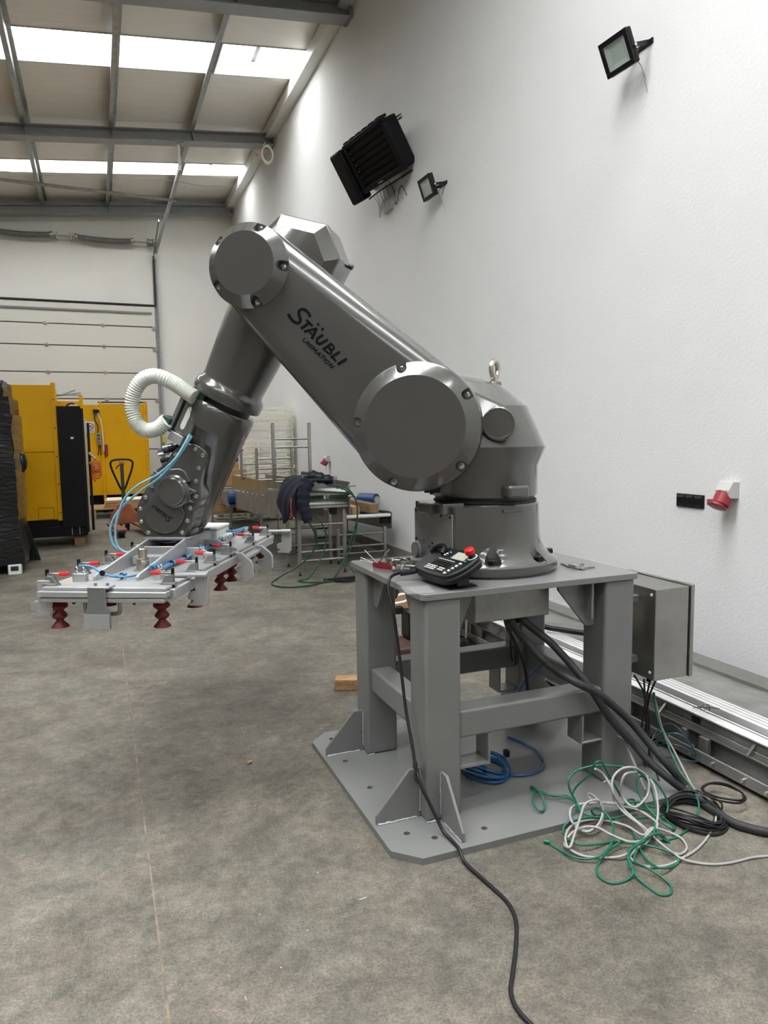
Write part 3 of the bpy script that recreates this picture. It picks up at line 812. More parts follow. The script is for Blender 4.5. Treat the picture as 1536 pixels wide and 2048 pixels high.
# gussets
def gus(nm, p, out, along, h=.195, l=.185, t=.012, down=False):
    """right-angled stiffener plate; out: direction away from the leg, p: foot of the leg face"""
    out = Vector(out); z = Vector((0, 0, -1 if down else 1))
    pol = [(0, 0), (l, 0), (l, .035), (.045, h), (.0, h)]
    mm = MB(); mm.prism(pol, Vector(p) - Vector((1.588, 2.787, 0)), out, z, -t / 2, t / 2)
    return mm.build(nm, 'frame_paint', ped, bevel=.0015, ang=30)
for lx, s in ((PX0, -1), (PX1, 1)):
    for ly in (PY0 + .065, PY1 - LEG + .070):
        gus('gusset', (lx, ly, .025), (s, 0, 0), 0)
for ly, s in ((PY0, -1), (PY1, 1)):
    for lx in (PX0 + .065, PX1 - .075):
        gus('gusset', (lx, ly, .025), (0, s, 0), 0, l=.175)
for lx in (PX0 + .045, PX1 - .045):
    gus('top_gusset', (lx, PY1 - LEG, .895), (0, -1, 0), 0, h=.165, l=.13, down=True)
    gus('top_gusset', (lx, PY0 + LEG, .895), (0, 1, 0), 0, h=.165, l=.13, down=True)
for ly in (PY0 + .075, PY1 - .075):
    gus('top_gusset', (PX1 - LEG, ly, .895), (-1, 0, 0), 0, h=.20, l=.185, down=True)
    gus('top_gusset', (PX0 + LEG, ly + .03, .895), (1, 0, 0), 0, h=.165, l=.10, down=True)
pb('top_gusset', (PX1 - LEG - .055, PY0 + .02, .735), (PX1 - LEG - .043, PY0 + .085, .895), bevel=.0015)
# fork pockets welded under the rails
def pocket(x0, x1, y0, y1):
    for zz in (.2,):
        pass
    t = .010; z0, z1 = .205, .33
    open_left = x1 > 1.6
    mm = MB()
    return [pb('fork_pocket_floor', (x0, y0, z0), (x1, y1, z0 + t), bevel=.001), pb('fork_pocket_side', ((x0 if open_left else x1 - t), y0, z0 + t), ((x0 + t if open_left else x1), y1, z1), bevel=.001)]
for y0, y1 in ((PY0 + .012, PY0 + .112), (PY1 - .112, PY1 - .012)):
    pocket(PX0 + LEG, PX0 + LEG + .135, y0, y1); pocket(PX1 - LEG - .10, PX1 - LEG, y0, y1)
# weld beads
def bead(a, b, r=.0045, n=18):
    a, b = Vector(a), Vector(b); pts = [a.lerp(b, i / n) + Vector((random.uniform(-1, 1), random.uniform(-1, 1), random.uniform(-1, 1))) * .0012 for i in range(n + 1)]
    o = Vector((1.588, 2.787, 0))
    MB().tube([p - o for p in pts], r, 6, rfun=lambda i: r * random.uniform(.75, 1.25)).build('weld_bead', 'weld', ped, ang=80)
for ly in (PY0 + .065, PY1 - LEG + .07):
    bead((PX0 - .18, ly - .009, .027), (PX0 - .02, ly - .009, .027))
    bead((PX0 - .002, ly - .009, .05), (PX0 - .002, ly - .009, .215), .003)
bead((PX0 + .058, PY0 - .17, .027), (PX0 + .058, PY0 - .03, .027), .003)
bead((PX0 + .058, PY0 - .002, .05), (PX0 + .058, PY0 - .002, .215), .003)
bead((PX0 + .0, PY0 - .003, .027), (PX0 + .05, PY0 - .003, .027), .004, 8)
bead((PX0 + .0, PY1 - LEG - .003, .027), (PX0 + .03, PY1 - LEG - .003, .027), .004, 6)
bead((PX1 - LEG, PY0 - .003, .027), (PX1 - LEG + .05, PY0 - .003, .027), .005, 8)
bead((PX1 - LEG - .1, PY0 + .012, .214), (PX1 - LEG - .0, PY0 + .012, .214), .003, 8)
# gland box hanging under the top plate
gb = pb('gland_box', (1.40, 2.55, .735), (1.76, 2.93, .895), 'stainless_dull', .004)
for k in range(2): MB().cyl((.05 + .03 * k, -.16, .70), (.05 + .03 * k, -.16, .735), .026, seg=16).build('cable_gland', 'black_plastic', gb)

# stainless cabinet on the side of the pedestal
cab = thing('junction_cabinet', 'brushed stainless steel junction cabinet hung on the right side of the pedestal', 'cabinet', (2.26, 2.55, .44))
def cb_(nm, lo, hi, material, bevel=.003, parent=cab):
    c = [(a + b) / 2 for a, b in zip(lo, hi)]; s_ = [abs(b - a) for a, b in zip(lo, hi)]
    return MB().box((c[0] - 2.26, c[1] - 2.55, c[2] - .44), s_).build(nm, material, parent, bevel=bevel, ang=30)

cb_('cabinet_body', (2.163, 2.36, .443), (2.345, 2.76, .842), 'stainless')
cb_('door_gasket', (2.345, 2.364, .447), (2.352, 2.756, .838), 'rubber', .001)
cb_('cabinet_door', (2.352, 2.354, .440), (2.372, 2.766, .848), 'stainless')
for zz in (.475, .815):
    for yy in (2.385, 2.735):
        MB().lathe([(.007, 0), (.006, .003), (0, .004)], (2.163 - 2.26, yy - 2.55, zz - .44), (-1, 0, 0), 10).build('mount_screw', 'white_plastic', cab)
cb_('mount_rail', (2.075, 2.46, .50), (2.163, 2.50, .53), 'frame_paint', .002)
cb_('mount_rail', (2.075, 2.46, .77), (2.163, 2.50, .80), 'frame_paint', .002)
for k in range(5):
    MB().cyl((-.06 + .03 * k, -.12 + .05 * (k % 2), -.022), (-.06 + .03 * k, -.12 + .05 * (k % 2), .003), .011, seg=12).build('cable_gland', 'black_plastic', cab)
# ------------------------------------------------------------------ vacuum gripper hanging from the tool flange
# local frame: x across, y along the long side (away from the viewer), z up from the plate's upper face
GAZ = -R(27.5)
grip = thing('vacuum_gripper', 'long aluminium vacuum gripper plate with red suction cups under the robot wrist', 'gripper', (.350, 3.575, .95), GAZ)
def gbx(nm, lo, hi, material='aluminium', bevel=.002, parent=grip):
    c = [(a + b) / 2 for a, b in zip(lo, hi)]; s_ = [abs(b - a) for a, b in zip(lo, hi)]
    return MB().box(c, s_).build(nm, material, parent, bevel=bevel, ang=30)
GW, GL = .245, .775
gbx('base_plate', (-GW, -GL, -.012), (GW, GL, 0), 'aluminium')
for s in (-1, 1):
    gbx('edge_profile', (s * GW - .02, -GL + .04, -.052), (s * GW + .02, GL - .04, -.013), 'aluminium')
    gbx('end_profile', (-GW - .01, s * GL - .022, -.034), (GW + .01, s * GL + .022, -.013), 'aluminium')
    gbx('end_profile_lower', (-GW + .0, s * GL - .018, -.055), (GW - .0, s * GL + .018, -.038), 'aluminium', .004)
    gbx('profile_groove', (-GW + .0, s * GL - .014, -.039), (GW - .0, s * GL + .014, -.033), 'aluminium_dark', 0)
for k in range(6):
    MB().cyl((-.20 + .08 * k, -GL, -.064), (-.20 + .08 * k, -GL, -.05), .006, seg=8).build('screw_head', 'black_oxide', grip)
# two long ribs rising to the flange bridge
def rib(x, flip=1):
    pol = [(-.64, .0), (-.64, .016), (-.625, .022), (-.20, .085), (-.10, .10), (.10, .10), (.20, .085), (.625, .022), (.64, .016), (.64, 0)]
    mm = MB(); mm.prism(pol, (x, 0, .0), (0, 1, 0), (0, 0, 1), -.006, .006)
    return mm.build('rib', 'aluminium', grip, bevel=.0015, ang=30)
rib(-.105); rib(.072)
gbx('bridge_plate', (-.13, -.13, .088), (.10, .13, .10), 'aluminium_dark')
gbx('cross_rib', (-.098, -.200, .0), (.065, -.190, .070), 'aluminium')
gbx('cross_rib', (-.098, .190, .0), (.065, .200, .070), 'aluminium')
for s in (-1, 1):
    mm = MB(); mm.prism([(0, 0), (.16, 0), (.16, .012), (.06, .055), (0, .055)], (.078, s * .13, .0), (1, 0, 0), (0, 0, 1), -.005, .005); mm.build('side_web', 'aluminium', grip, bevel=.0015)
    mm = MB(); mm.prism([(0, 0), (.12, 0), (.12, .012), (.06, .055), (0, .055)], (-.111, s * .13, .0), (-1, 0, 0), (0, 0, 1), -.005, .005); mm.build('side_web', 'aluminium_dark', grip, bevel=.0015)
for k in range(4): gbx('cooling_fin', (-.09, -.33 + .018 * k, .012), (.055, -.322 + .018 * k, .045), 'aluminium', .0005)
# vacuum ejectors / silencers
for (x, y, h, r) in ((-.004, -.415, 1.0, 1.0), (-.035, .50, 1.0, .95)):
    MB().lathe([(.042, 0), (.042, .004), (.027, .006), (.027, .040), (.024, .046), (.0265, .047), (.0265, .052), (.019, .054), (.019, .092), (.016, .096), (0, .096)], (x, y, 0), (0, 0, 1), 28).build('ejector_body', 'zinc', grip)
    for q in range(4):
        a = PI / 4 + q * PI / 2
        MB().lathe([(.006, 0), (.006, .006), (0, .007)], (x + .036 * math.cos(a), y + .036 * math.sin(a), .004), (0, 0, 1), 8).build('ejector_screw', 'chrome', grip)
# white junction box
gbx('junction_box', (-.10, .24, .008), (.10, .44, .085), 'white_plastic', .006)
gbx('junction_box_lid', (-.103, .237, .085), (.103, .443, .103), 'white_plastic', .006)
for k in range(3): MB().cyl((.103, .28 + .05 * k, .045), (.135, .28 + .05 * k, .045), .011, seg=12).build('box_gland', 'white_plastic', grip)
# toggle clamps with red handles, one builder copied along both sides
def clamp_parts(root):
    MB().prism([(-.022, 0), (.034, 0), (.022, .012), (.008, .034), (-.022, .040)], (0, 0, 0), (1, 0, 0), (0, 0, 1), -.010, .010).build('clamp_body', 'aluminium_dark', root, bevel=.001)
    MB().box((-.004, 0, .004), (.056, .032, .008)).build('clamp_base', 'stainless_dull', root, bevel=.001)
    arm = MB(); arm.box((.010, 0, .043), (.050, .014, .010)); arm.build('clamp_arm', 'chrome', root, bevel=.001)
    MB().tube([(.022, 0, .043), (.035, 0, .0435), (.055, 0, .044), (.070, 0, .0445)], .008, 8, rfun=lambda i: (.0065, .0085, .009, .007)[i]).build('clamp_grip', 'red_plastic', root)
    for k in range(2):
        MB().cyl((-.018, -.006 + .012 * k, -.045), (-.018, -.006 + .012 * k, .062), .0042, seg=8).build('clamp_spindle', 'black_oxide', root)
    MB().cyl((-.026, 0, -.042), (-.010, 0, -.042), .012, seg=10).build('clamp_jaw', 'aluminium', root)
proto = bpy.data.objects.new('toggle_clamp', None); COL.objects.link(proto); proto.parent = grip
clamp_parts(proto)
CL = [(-1, y) for y in (-.735, -.50, -.262, .0, .26, .50, .735)] + [(1, y) for y in (-.700, -.445, -.225, .01, .395, .690)]
for i, (s, y) in enumerate(CL):
    o = proto if i == 0 else dup(proto, grip)
    o.location = (s * (GW - .018), y, .0); o.rotation_euler = (0, 0, 0 if s < 0 else PI)
# red bellows suction cups
def cup_mesh():
    prof = [(.010, 0), (.012, -.004), (.016, -.012), (.031, -.030), (.033, -.036), (.030, -.042), (.016, -.052), (.016, -.056), (.027, -.070), (.029, -.075), (.026, -.081), (.014, -.090), (.014, -.094), (.022, -.104), (.033, -.116), (.034, -.119), (.026, -.117), (.0, -.113)]
    return MB().lathe(prof, seg=24).mesh('suction_cup', 'red_rubber', 50)
cm = cup_mesh()
for (x, y) in ((-.215, -.715), (.190, -.69), (.197, -.36), (.196, -.012), (.180, .205), (.198, .46), (.185, .74), (-.2, -.35), (-.2, .0), (-.2, .36), (-.2, .72)):
    link('suction_cup', cm, grip, loc=(x, y, -.050))
# hook brackets
def hook(nm, x, y, rz, sc=1.0, kind=0):
    mm = MB()
    if kind == 0:      # slotted plate with a jaw at the foot
        mm.prism([(0, .02), (.055, .02), (.055, -.105), (.040, -.120), (-.028, -.120), (-.028, -.110), (-.012, -.104), (-.012, -.098), (-.030, -.094), (-.030, -.068), (-.014, -.060), (0, -.060)], (0, 0, 0), (1, 0, 0), (0, 0, 1), -.007, .007)
    else:              # paired claw
        mm.prism([(-.03, .0), (.004, .0), (.040, -.030), (.048, -.045), (.048, -.095), (.022, -.118), (-.016, -.114), (-.016, -.104), (.006, -.100), (.008, -.088), (-.016, -.082), (-.018, -.060), (.012, -.056), (.016, -.044), (-.006, -.026)], (0, 0, 0), (1, 0, 0), (0, 0, 1), -.009, .009)
    mm.xf(Matrix.Translation((x, y, 0)) @ Matrix.Rotation(rz, 4, 'Z') @ Matrix.Scale(sc, 4))
    return mm.build(nm, 'aluminium', grip, bevel=.0015, ang=30)
hook('hook_bracket', GW + .030, -.545, 0, 1.0)
hook('hook_bracket', -GW - .035, -GL + .03, R(8), 1.0)
gbx('hook_arm', (GW - .07, -.575, .004), (GW + .085, -.535, .016), 'aluminium')
hook('hook_claw', GW + .035, .06, R(-6), 1.25, 1); hook('hook_claw', GW + .070, .30, R(-6), 1.25, 1)
gbx('claw_link', (GW + .035, .06, -.032), (GW + .075, .30, -.018), 'aluminium')
hook('hook_bracket', GW + .055, .80, 0, 1.0)
gbx('hook_arm', (GW - .05, .775, .004), (GW + .11, .815, .016), 'aluminium')
# front guide tongue and round bar handle
mm = MB(); mm.prism([(-.035, .006), (.035, .006), (.035, -.062), (.050, -.092), (.050, -.150), (-.050, -.150), (-.050, -.092), (-.035, -.062)], (-.012, -GL - .024, 0), (1, 0, 0), (0, 0, 1), 0, .008)
mm.build('guide_tongue', 'aluminium_dark', grip, bevel=.0015)
mm = MB(); mm.prism([(-.050, -.094), (.050, -.094), (.050, -.150), (-.050, -.150)], (-.012, -GL - .036, 0), (1, 0, 0), (0, 0, 1), 0, .003); mm.build('guide_pad', 'aluminium', grip)
gbx('tongue_seat', (-.047, -GL - .032, .0), (.035, -GL + .03, .008), 'aluminium')
for k in (-.03, .018): MB().cyl((k, -GL + .0, .008), (k, -GL + .0, .018), .006, seg=10).build('tongue_screw', 'aluminium_dark', grip)
MB().tube(smooth_path([(-.075, -GL, -.045), (-.075, -GL, -.085), (-.06, -GL, -.10), (.045, -GL, -.10), (.062, -GL, -.085), (.062, -GL, -.045)], 5), .008, 10).build('bar_handle', 'stainless', grip)
# pneumatic fittings: one body with two elbow fittings, repeated beside the clamps
def valve(x, y, rz):
    root = MB().box((0, 0, .016), (.055, .026, .032)).build('vacuum_valve', 'aluminium', grip, bevel=.002, loc=(x, y, 0), rot=(0, 0, rz))
    for k in (-.014, .014):
        MB().lathe([(.006, 0), (.006, .008), (.0075, .010), (.0075, .022), (.005, .026), (0, .026)], (k, 0, .032), (0, 0, 1), 10).build('push_fitting', 'chrome', root)
    return root
VP = [(-.155, -.655), (-.16, .12), (-.16, .62), (.150, -.60), (.150, -.12), (.145, .22), (.15, .58)]
for x, y in VP: valve(x, y, R(90) if x > 0 else 0)
# blue hoses tied along the ribs
random.seed(5)
def hoses(path, n, spread):
    for k in range(n):
        pts = []
        for (x, y, z) in path:
            pts.append((x + random.uniform(-spread, spread), y + random.uniform(-.006, .006), max(.006, z + random.uniform(-.3, 1) * spread)))
        MB().tube(smooth_path(pts, 6), .0045, 6).build('air_hose', 'hose_blue', grip, ang=70)
hoses([(.150, -.62, .055), (.115, -.60, .05), (.098, -.50, .018), (.095, -.35, .016), (.095, -.2, .016), (.10, -.06, .022)], 4, .008)
hoses([(.10, -.06, .022), (.115, .05, .02), (.11, .2, .025), (.10, .35, .035), (.11, .5, .03), (.145, .62, .045)], 4, .012)
hoses([(.150, -.12, .055), (.12, -.08, .05), (.10, .0, .03)], 2, .006)
hoses([(-.155, -.655, .058), (-.12, -.64, .052), (-.06, -.66, .03), (-.02, -.64, .012), (-.005, -.58, .010)], 2, .006)
hoses([(-.02, -.64, .012), (.03, -.60, .012), (.055, -.52, .012), (.058, -.40, .012), (.05, -.32, .02)], 1, .004)
hoses([(-.16, .12, .058), (-.14, .05, .05), (-.125, -.1, .02), (-.13, -.2, .03), (-.125, -.28, .02), (-.13, -.36, .02)], 3, .012)
hoses([(.15, .58, .058), (.13, .48, .05), (.10, .40, .06), (.06, .2, .10), (.03, .12, .10)], 2, .008)
for (x, y, z) in ((.096, -.50, .020), (.095, -.35, .02), (.096, -.2, .02), (.11, .1, .025), (.105, .3, .03), (.11, .45, .035), (-.06, -.66, .034), (-.01, -.60, .012)):
    MB().lathe([(.011, -.004), (.0125, 0), (.011, .004)], (x, y, z), (0, 1, .0), 10).build('cable_tie', 'black_plastic', grip)
# ------------------------------------------------------------------ teach pendant and the small parts lying on the pedestal top
TZ = .92
pend = thing('teach_pendant', 'black robot teach pendant with keypad, grey screen and red stop button', 'controller', (1.262, 2.525, TZ), R(-84))
tilt = Matrix.Translation((0, 0, .072)) @ Matrix.Rotation(R(27), 4, 'X')
def pnd(mm, nm, material, parent=pend, bevel=0, bseg=2, ang=30): return mm.xf(tilt).build(nm, material, parent, bevel=bevel, bseg=bseg, ang=ang)
out = [(-.150, -.030), (-.135, -.070), (-.07, -.088), (.06, -.092), (.12, -.075), (.150, -.02), (.152, .04), (.135, .075), (.05, .088), (-.06, .084), (-.125, .078), (-.15, .05)]
sm = smooth2(out, 4)
shell = MB(); shell.prism(sm, (0, 0, 0), (1, 0, 0), (0, 1, 0), -.022, .022); pnd(shell, 'pendant_shell', 'black_plastic', bevel=.008, bseg=3)
lip = MB(); lip.prism([(a * 1.02, b * 1.02) for a, b in sm], (0, 0, 0), (1, 0, 0), (0, 1, 0), -.006, .006); pnd(lip, 'bumper', 'rubber', bevel=.004)
fr = MB(); fr.box((.060, .042, .0225), (.105, .058, .004)); pnd(fr, 'screen_bezel', 'black_metal', bevel=.001)
sc_ = MB(); sc_.box((.060, .042, .0252), (.088, .044, .002)); pnd(sc_, 'screen', 'screen')
kp = MB(); kp.box((.010, -.028, .0222), (.155, .078, .003)); pnd(kp, 'keypad_panel', 'black_metal', bevel=.001)
def key(x, y, w, h, material):
    k = MB(); k.box((x, y, .0255), (w, h, .005)); pnd(k, 'key', material, bevel=.0008)
for i in range(8): key(-.040 + .0145 * i, .004, .010, .004, 'key_white')
for r_ in range(3):
    for i in range(8): key(-.045 + .0145 * i, -.010 - .011 * r_, .011, .006, 'black_plastic')
for r_ in range(3):
    for i in range(5): key(-.055 + .015 * i, -.044 - .010 * r_, .009, .006, 'key_white')
for i in range(3): key(.033 + .013 * i, -.046, .009, .006, 'key_white'); key(.033 + .013 * i, -.057, .009, .006, 'key_white')
for i in range(5): key(.094 + .004 * i, -.066 + .017 * i, .013, .010, 'key_white')
key(.118, .020, .012, .009, 'key_green')
for i in range(3): key(-.038 + .004 * i, .030 + .010 * i, .012, .007, ('key_white', 'key_white', 'key_blue')[i])
key(-.025, .052, .008, .006, 'key_white')
dd = MB(); dd.lathe([(.016, .020), (.016, .026), (.013, .030), (.013, .038), (0, .038)], (.118, .056, 0), (0, 0, 1), 24); pnd(dd, 'stop_collar', 'black_plastic')
ww = MB(); ww.lathe([(.021, .020), (.021, .024), (.015, .025)], (.118, .056, 0), (0, 0, 1), 24); pnd(ww, 'stop_ring', 'white_plastic')
st = MB(); st.lathe([(.012, .038), (.018, .040), (.0195, .045), (.0195, .058), (.016, .062), (0, .062)], (.118, .056, 0), (0, 0, 1), 28); pnd(st, 'stop_button', 'red_plastic')
gr = MB(); gr.tube(smooth_path([(-.145, .03, .02), (-.125, .055, .036), (-.075, .062, .040), (-.055, .03, .028)], 5), .010, 8); pnd(gr, 'hand_strap', 'black_plastic')
MB().prism([(-.07, 0), (.09, 0), (.07, .075), (-.05, .07)], (0, .02, 0), (1, 0, 0), (0, 0, 1), -.03, .03).build('stand_block', 'black_plastic', pend, bevel=.004)
MB().prism([(-.095, 0), (.115, 0), (.10, .006), (-.085, .006)], (0, .07, 0), (1, 0, 0), (0, 0, 1), 0, .13).build('stand_foot', 'black_plastic', pend, bevel=.001)
# strain relief
mm = MB(); pts = smooth_path([(-.115, -.070, .042), (-.135, -.100, .034), (-.150, -.130, .030)], 10)
mm.tube(pts, .010, 10, rfun=lambda i: .011 + .002 * (i % 2)); mm.build('strain_relief', 'rubber', pend)

cable('pendant_cable', [(1.115, 2.665, .950), (1.080, 2.645, .948), (1.052, 2.615, .938), (1.040, 2.598, .90), (1.046, 2.565, .82), (1.056, 2.548, .70), (1.060, 2.52, .57), (1.060, 2.48, .44), (1.060, 2.42, .315), (1.058, 2.385, .235), (1.070, 2.392, .195), (1.078, 2.43, .185), (1.082, 2.455, .215), (1.074, 2.43, .255), (1.062, 2.385, .235), (1.066, 2.355, .19), (1.085, 2.335, .14), (1.105, 2.31, .085), (1.118, 2.28, .045), (1.128, 2.23, .033), (1.128, 2.17, .031), (1.124, 2.12, .012), (1.14, 2.00, .007), (1.150, 1.885, .007), (1.130, 1.80, .007), (1.071, 1.704, .007), (.998, 1.605, .007), (.960, 1.552, .007), (.945, 1.494, .007), (.955, 1.42, .007), (.99, 1.30, .007)], .0065,
      'cable_black', 'thin black pendant cable hanging over the pedestal edge down to the floor', n=8, seg=8)
# folding hex key set
hk = thing('hex_key_set', 'red folding hex key set opened on the pedestal top', 'hex keys', (1.17, 2.95, TZ), R(-62))
MB().prism([(-.055, 0), (.055, 0), (.06, .022), (-.06, .022)], (0, .008, .001), (1, 0, 0), (0, 0, 1), 0, .004).build('side_plate', 'socket_red', hk, bevel=.001)
MB().prism([(-.055, 0), (.055, 0), (.06, .022), (-.06, .022)], (0, -.020, .001), (1, 0, 0), (0, 0, 1), 0, .004).build('side_plate', 'socket_red', hk, bevel=.001)
for k, (dx, a) in enumerate(((-.05, 200), (-.05, 150), (-.045, 120), (-.045, 65), (.05, 5), (.05, -4), (-.05, 175))):
    y = -.014 + .005 * k; c = Vector((dx, y, .016)); u = Vector((math.cos(R(a)), .1 * (k - 3), abs(math.sin(R(a))) * .5)).normalized()
    MB().cyl(c, c + u * (.075 + .006 * k), .0028, seg=6).build('hex_key', 'chrome', hk, ang=20)
MB().cyl((-.05, -.022, .012), (-.05, .014, .012), .005, seg=10).build('pivot_pin', 'chrome', hk)
# loose bolts
bl = thing('hex_bolt', 'bolt', 'bolt', (0, 0, 0), 0, 'loose bolts on the pedestal top')
MB().lathe([(.0135, 0), (.0135, .010), (.012, .011), (0, .011)], (0, 0, 0), (-1, 0, 0), 6).build('bolt_head', 'stainless_dull', bl, ang=20)
MB().lathe([(.0078, 0), (.0078, .026), (.006, .029), (0, .029)], (0, 0, 0), (1, 0, 0), 12).build('bolt_shank', 'zinc', bl, ang=30)
BP = [((1.234, 3.078), 15, 'loose steel bolt farthest back in the scatter on the pedestal top'), ((1.252, 3.045), -40, 'loose steel bolt second in the back row on the pedestal top'), ((1.280, 3.060), 10, 'loose steel bolt third in the back row on the pedestal top'), ((1.312, 3.035), 100, 'loose steel bolt at the back corner next to the robot flange'),
      ((1.295, 2.985), -20, 'loose steel bolt in the column nearest the robot flange, upper one'), ((1.270, 2.90), 200, 'loose steel bolt in the column nearest the robot flange, lower one'), ((1.222, 2.880), 130, 'loose steel bolt in the middle of the front row of bolts'), ((1.206, 2.825), -60, 'loose steel bolt closest to the pendant cable'), ((1.190, 2.925), 95, 'loose steel bolt touching the tip of the hex key set'), ((1.172, 2.855), -10, 'loose steel bolt just in front of the hex key set tip')]
for i, ((x, y), a, lb) in enumerate(BP):
    o = bl if i == 0 else dup(bl)
    o.location = (x, y, TZ + .0125); o.rotation_euler = (0, 0, R(a)); o['label'] = lb
# vernier caliper beside the flange
vc = thing('caliper', 'small steel caliper lying beside the robot flange', 'caliper', (1.915, 2.60, TZ), R(0))
MB().box((0, 0, .004), (.016, .16, .005)).build('beam', 'stainless', vc, bevel=.0008)
MB().prism([(-.02, 0), (.075, -.006), (.075, -.012), (-.02, -.02)], (0, .03, .002), (1, 0, 0), (0, 1, 0), 0, .005).build('jaw', 'stainless', vc, bevel=.0005)
MB().prism([(-.02, 0), (.075, -.006), (.075, -.012), (-.02, -.02)], (0, -.045, .002), (1, 0, 0), (0, 1, 0), 0, .005).build('jaw', 'stainless', vc, bevel=.0005)
MB().box((0, -.015, .009), (.030, .05, .012)).build('slider', 'chrome', vc, bevel=.001)
# clear plastic sheet near the plate edge
tag(bx('plastic_sheet', (1.105, 2.46, TZ + .0015), (.11, .13, .002), 'acrylic', rot=R(-12)), 'small clear plastic sheet lying under the pendant corner', 'sheet')
# ------------------------------------------------------------------ things on the right wall
def facing(yaw, til):
    f = Vector((-math.cos(yaw) * math.cos(til), -math.sin(yaw) * math.cos(til), -math.sin(til)))
    u = Vector((0, 0, 1)).cross(f).normalized(); v = f.cross(u)
    return f, u, v
def flood(label, wall_pt, c, yaw, til, w, h):
    root = thing('floodlight', label, 'floodlight', wall_pt, 0, 'black floodlights on the right wall')
    head = Vector(c) - Vector(wall_pt)
    f, u, v = facing(yaw, til)
    def P(a, b, cc): return head + u * a + v * b + f * cc
    def slab(nm, material, a0, a1, b0, b1, c0, c1, bevel=.004):
        mm = MB(); mm.prism([(a0, b0), (a1, b0), (a1, b1), (a0, b1)], head, u, v, c0, c1); return mm.build(nm, material, root, bevel=bevel, bseg=3, ang=30)
    slab('housing', 'black_metal', -w / 2, w / 2, -h / 2, h / 2, -.05, -.012, .010)
    t = w * .125
    fm = MB()
    for (a0, a1, b0, b1) in ((-w / 2, w / 2, h / 2 - t, h / 2), (-w / 2, w / 2, -h / 2, -h / 2 + t), (-w / 2, -w / 2 + t, -h / 2 + t, h / 2 - t), (w / 2 - t, w / 2, -h / 2 + t, h / 2 - t)):
        fm.prism([(a0, b0), (a1, b0), (a1, b1), (a0, b1)], head, u, v, -.012, .004)
    fm.build('front_frame', 'black_metal', root, bevel=.003)
    k0, k1 = .5 - .125, .22
    rm = MB()
    A = [P(a * w * k0, b * h * k0 * 1.02, -.004) for a, b in ((-1, -1), (1, -1), (1, 1), (-1, 1))]; B = [P(a * w * k1, b * h * k1, -.011) for a, b in ((-1, -1), (1, -1), (1, 1), (-1, 1))]
    va, vb = rm.verts(A), rm.verts(B)
    for i in range(4): rm.face([va[i], va[(i + 1) % 4], vb[(i + 1) % 4], vb[i]])
    rm.face(vb)
    rm.build('reflector', 'flood_glass', root, smooth=False)
    foot = Vector((-.008, 0, 0))
    for sd in (-1, 1):
        a = P(sd * (w / 2 + .008), -.01, -.03)
        strut('bracket_arm', a, foot + Vector((0, -sd * w * .2, 0)), .006, .026, 'black_metal', root)
        MB().cyl(P(sd * (w / 2 - .01), -.01, -.03), P(sd * (w / 2 + .016), -.01, -.03), .011, seg=10).build('bracket_bolt', 'chrome', root)
    bx('wall_plate', (-.006, 0, 0), (.012, w * .6, .03), 'black_metal', root, bevel=.001)
    MB().tube(smooth_path([P(0, -h * .3, -.05), foot + Vector((-.03, .02, -.10)), foot + Vector((0, -.01, -.2)), foot + Vector((.002, -.03, -.30))], 6), .0035, 6).build('supply_wire', 'cable_grey', root)
    return root
flood('black square floodlight alone high on the near part of the wall', (WX, 3.966, 4.005), (3.24, 4.006, 3.937), .069, .443, .245, .213)
flood('black square floodlight on the wall just beside the black heater', (WX, 6.90, 4.075), (3.28, 6.993, 4.048), .02, .347, .26, .216)

# unit heater with horizontal louvres and a side fan box
ht = thing('unit_heater', 'large black louvred unit heater bracketed high on the right wall', 'heater', (WX, 8.0, 4.55))
hc_ = Vector((3.1, 8.024, 4.686)) - Vector((WX, 8.0, 4.55)); f, u, v = facing(.153, .555)
def hslab(nm, material, a0, a1, b0, b1, c0, c1, bevel=.004, off=(0, 0, 0)):
    mm = MB(); mm.prism([(a0, b0), (a1, b0), (a1, b1), (a0, b1)], hc_ + Vector(off), u, v, c0, c1); return mm.build(nm, material, ht, bevel=bevel, bseg=3, ang=30)
W2, H2 = .465, .29
hslab('heater_body', 'heater_black', -W2 + .02, W2 - .02, -H2 + .02, H2 - .02, -.20, -.02, .02)
for (a0, a1, b0, b1) in ((-W2, W2, H2 - .05, H2), (-W2, W2, -H2, -H2 + .06), (-W2, -W2 + .06, -H2 + .06, H2 - .05), (W2 - .075, W2, -H2 + .06, H2 - .05)):
    hslab('front_frame', 'heater_black', a0, a1, b0, b1, -.035, .015, .010)
for k in range(6): hslab('top_lug', 'heater_black', -W2 + .03 + .15 * k, -W2 + .11 + .15 * k, H2 - .01, H2 + .022, -.12, .0, .008)
for k in range(6):
    b0 = -H2 + .075 + k * .071
    mm = MB(); mm.prism([(b0, -.02), (b0 + .062, .012), (b0 + .062, .004), (b0, -.028)], hc_, v, f, -W2 + .075, W2 - .09)
    sl = mm.build('louvre', 'heater_black', ht, bevel=.001)
    MB().lathe([(.007, 0), (.006, .004), (0, .005)], hc_ + u * (-W2 + .095) + v * (b0 + .03) + f * .004, f, 8).build('louvre_rivet', 'aluminium_dark', sl)
hslab('badge', 'aluminium_dark', -.10, .0, -H2 + .020, -H2 + .035, .015, .018, .001)
hslab('fan_box', 'heater_black', -W2 - .30, -W2 - .045, -H2 - .05, H2 - .01, -.12, .05, .03)
MB().tube(smooth_path([hc_ + u * (-W2 - .05) + v * (-.36) + f * (-.05), hc_ + u * (-.3) + v * (-.34) + f * -.1, hc_ + u * .4 + v * (-.33) + f * -.12], 5), .008, 6).build('support_rod', 'black_metal', ht)
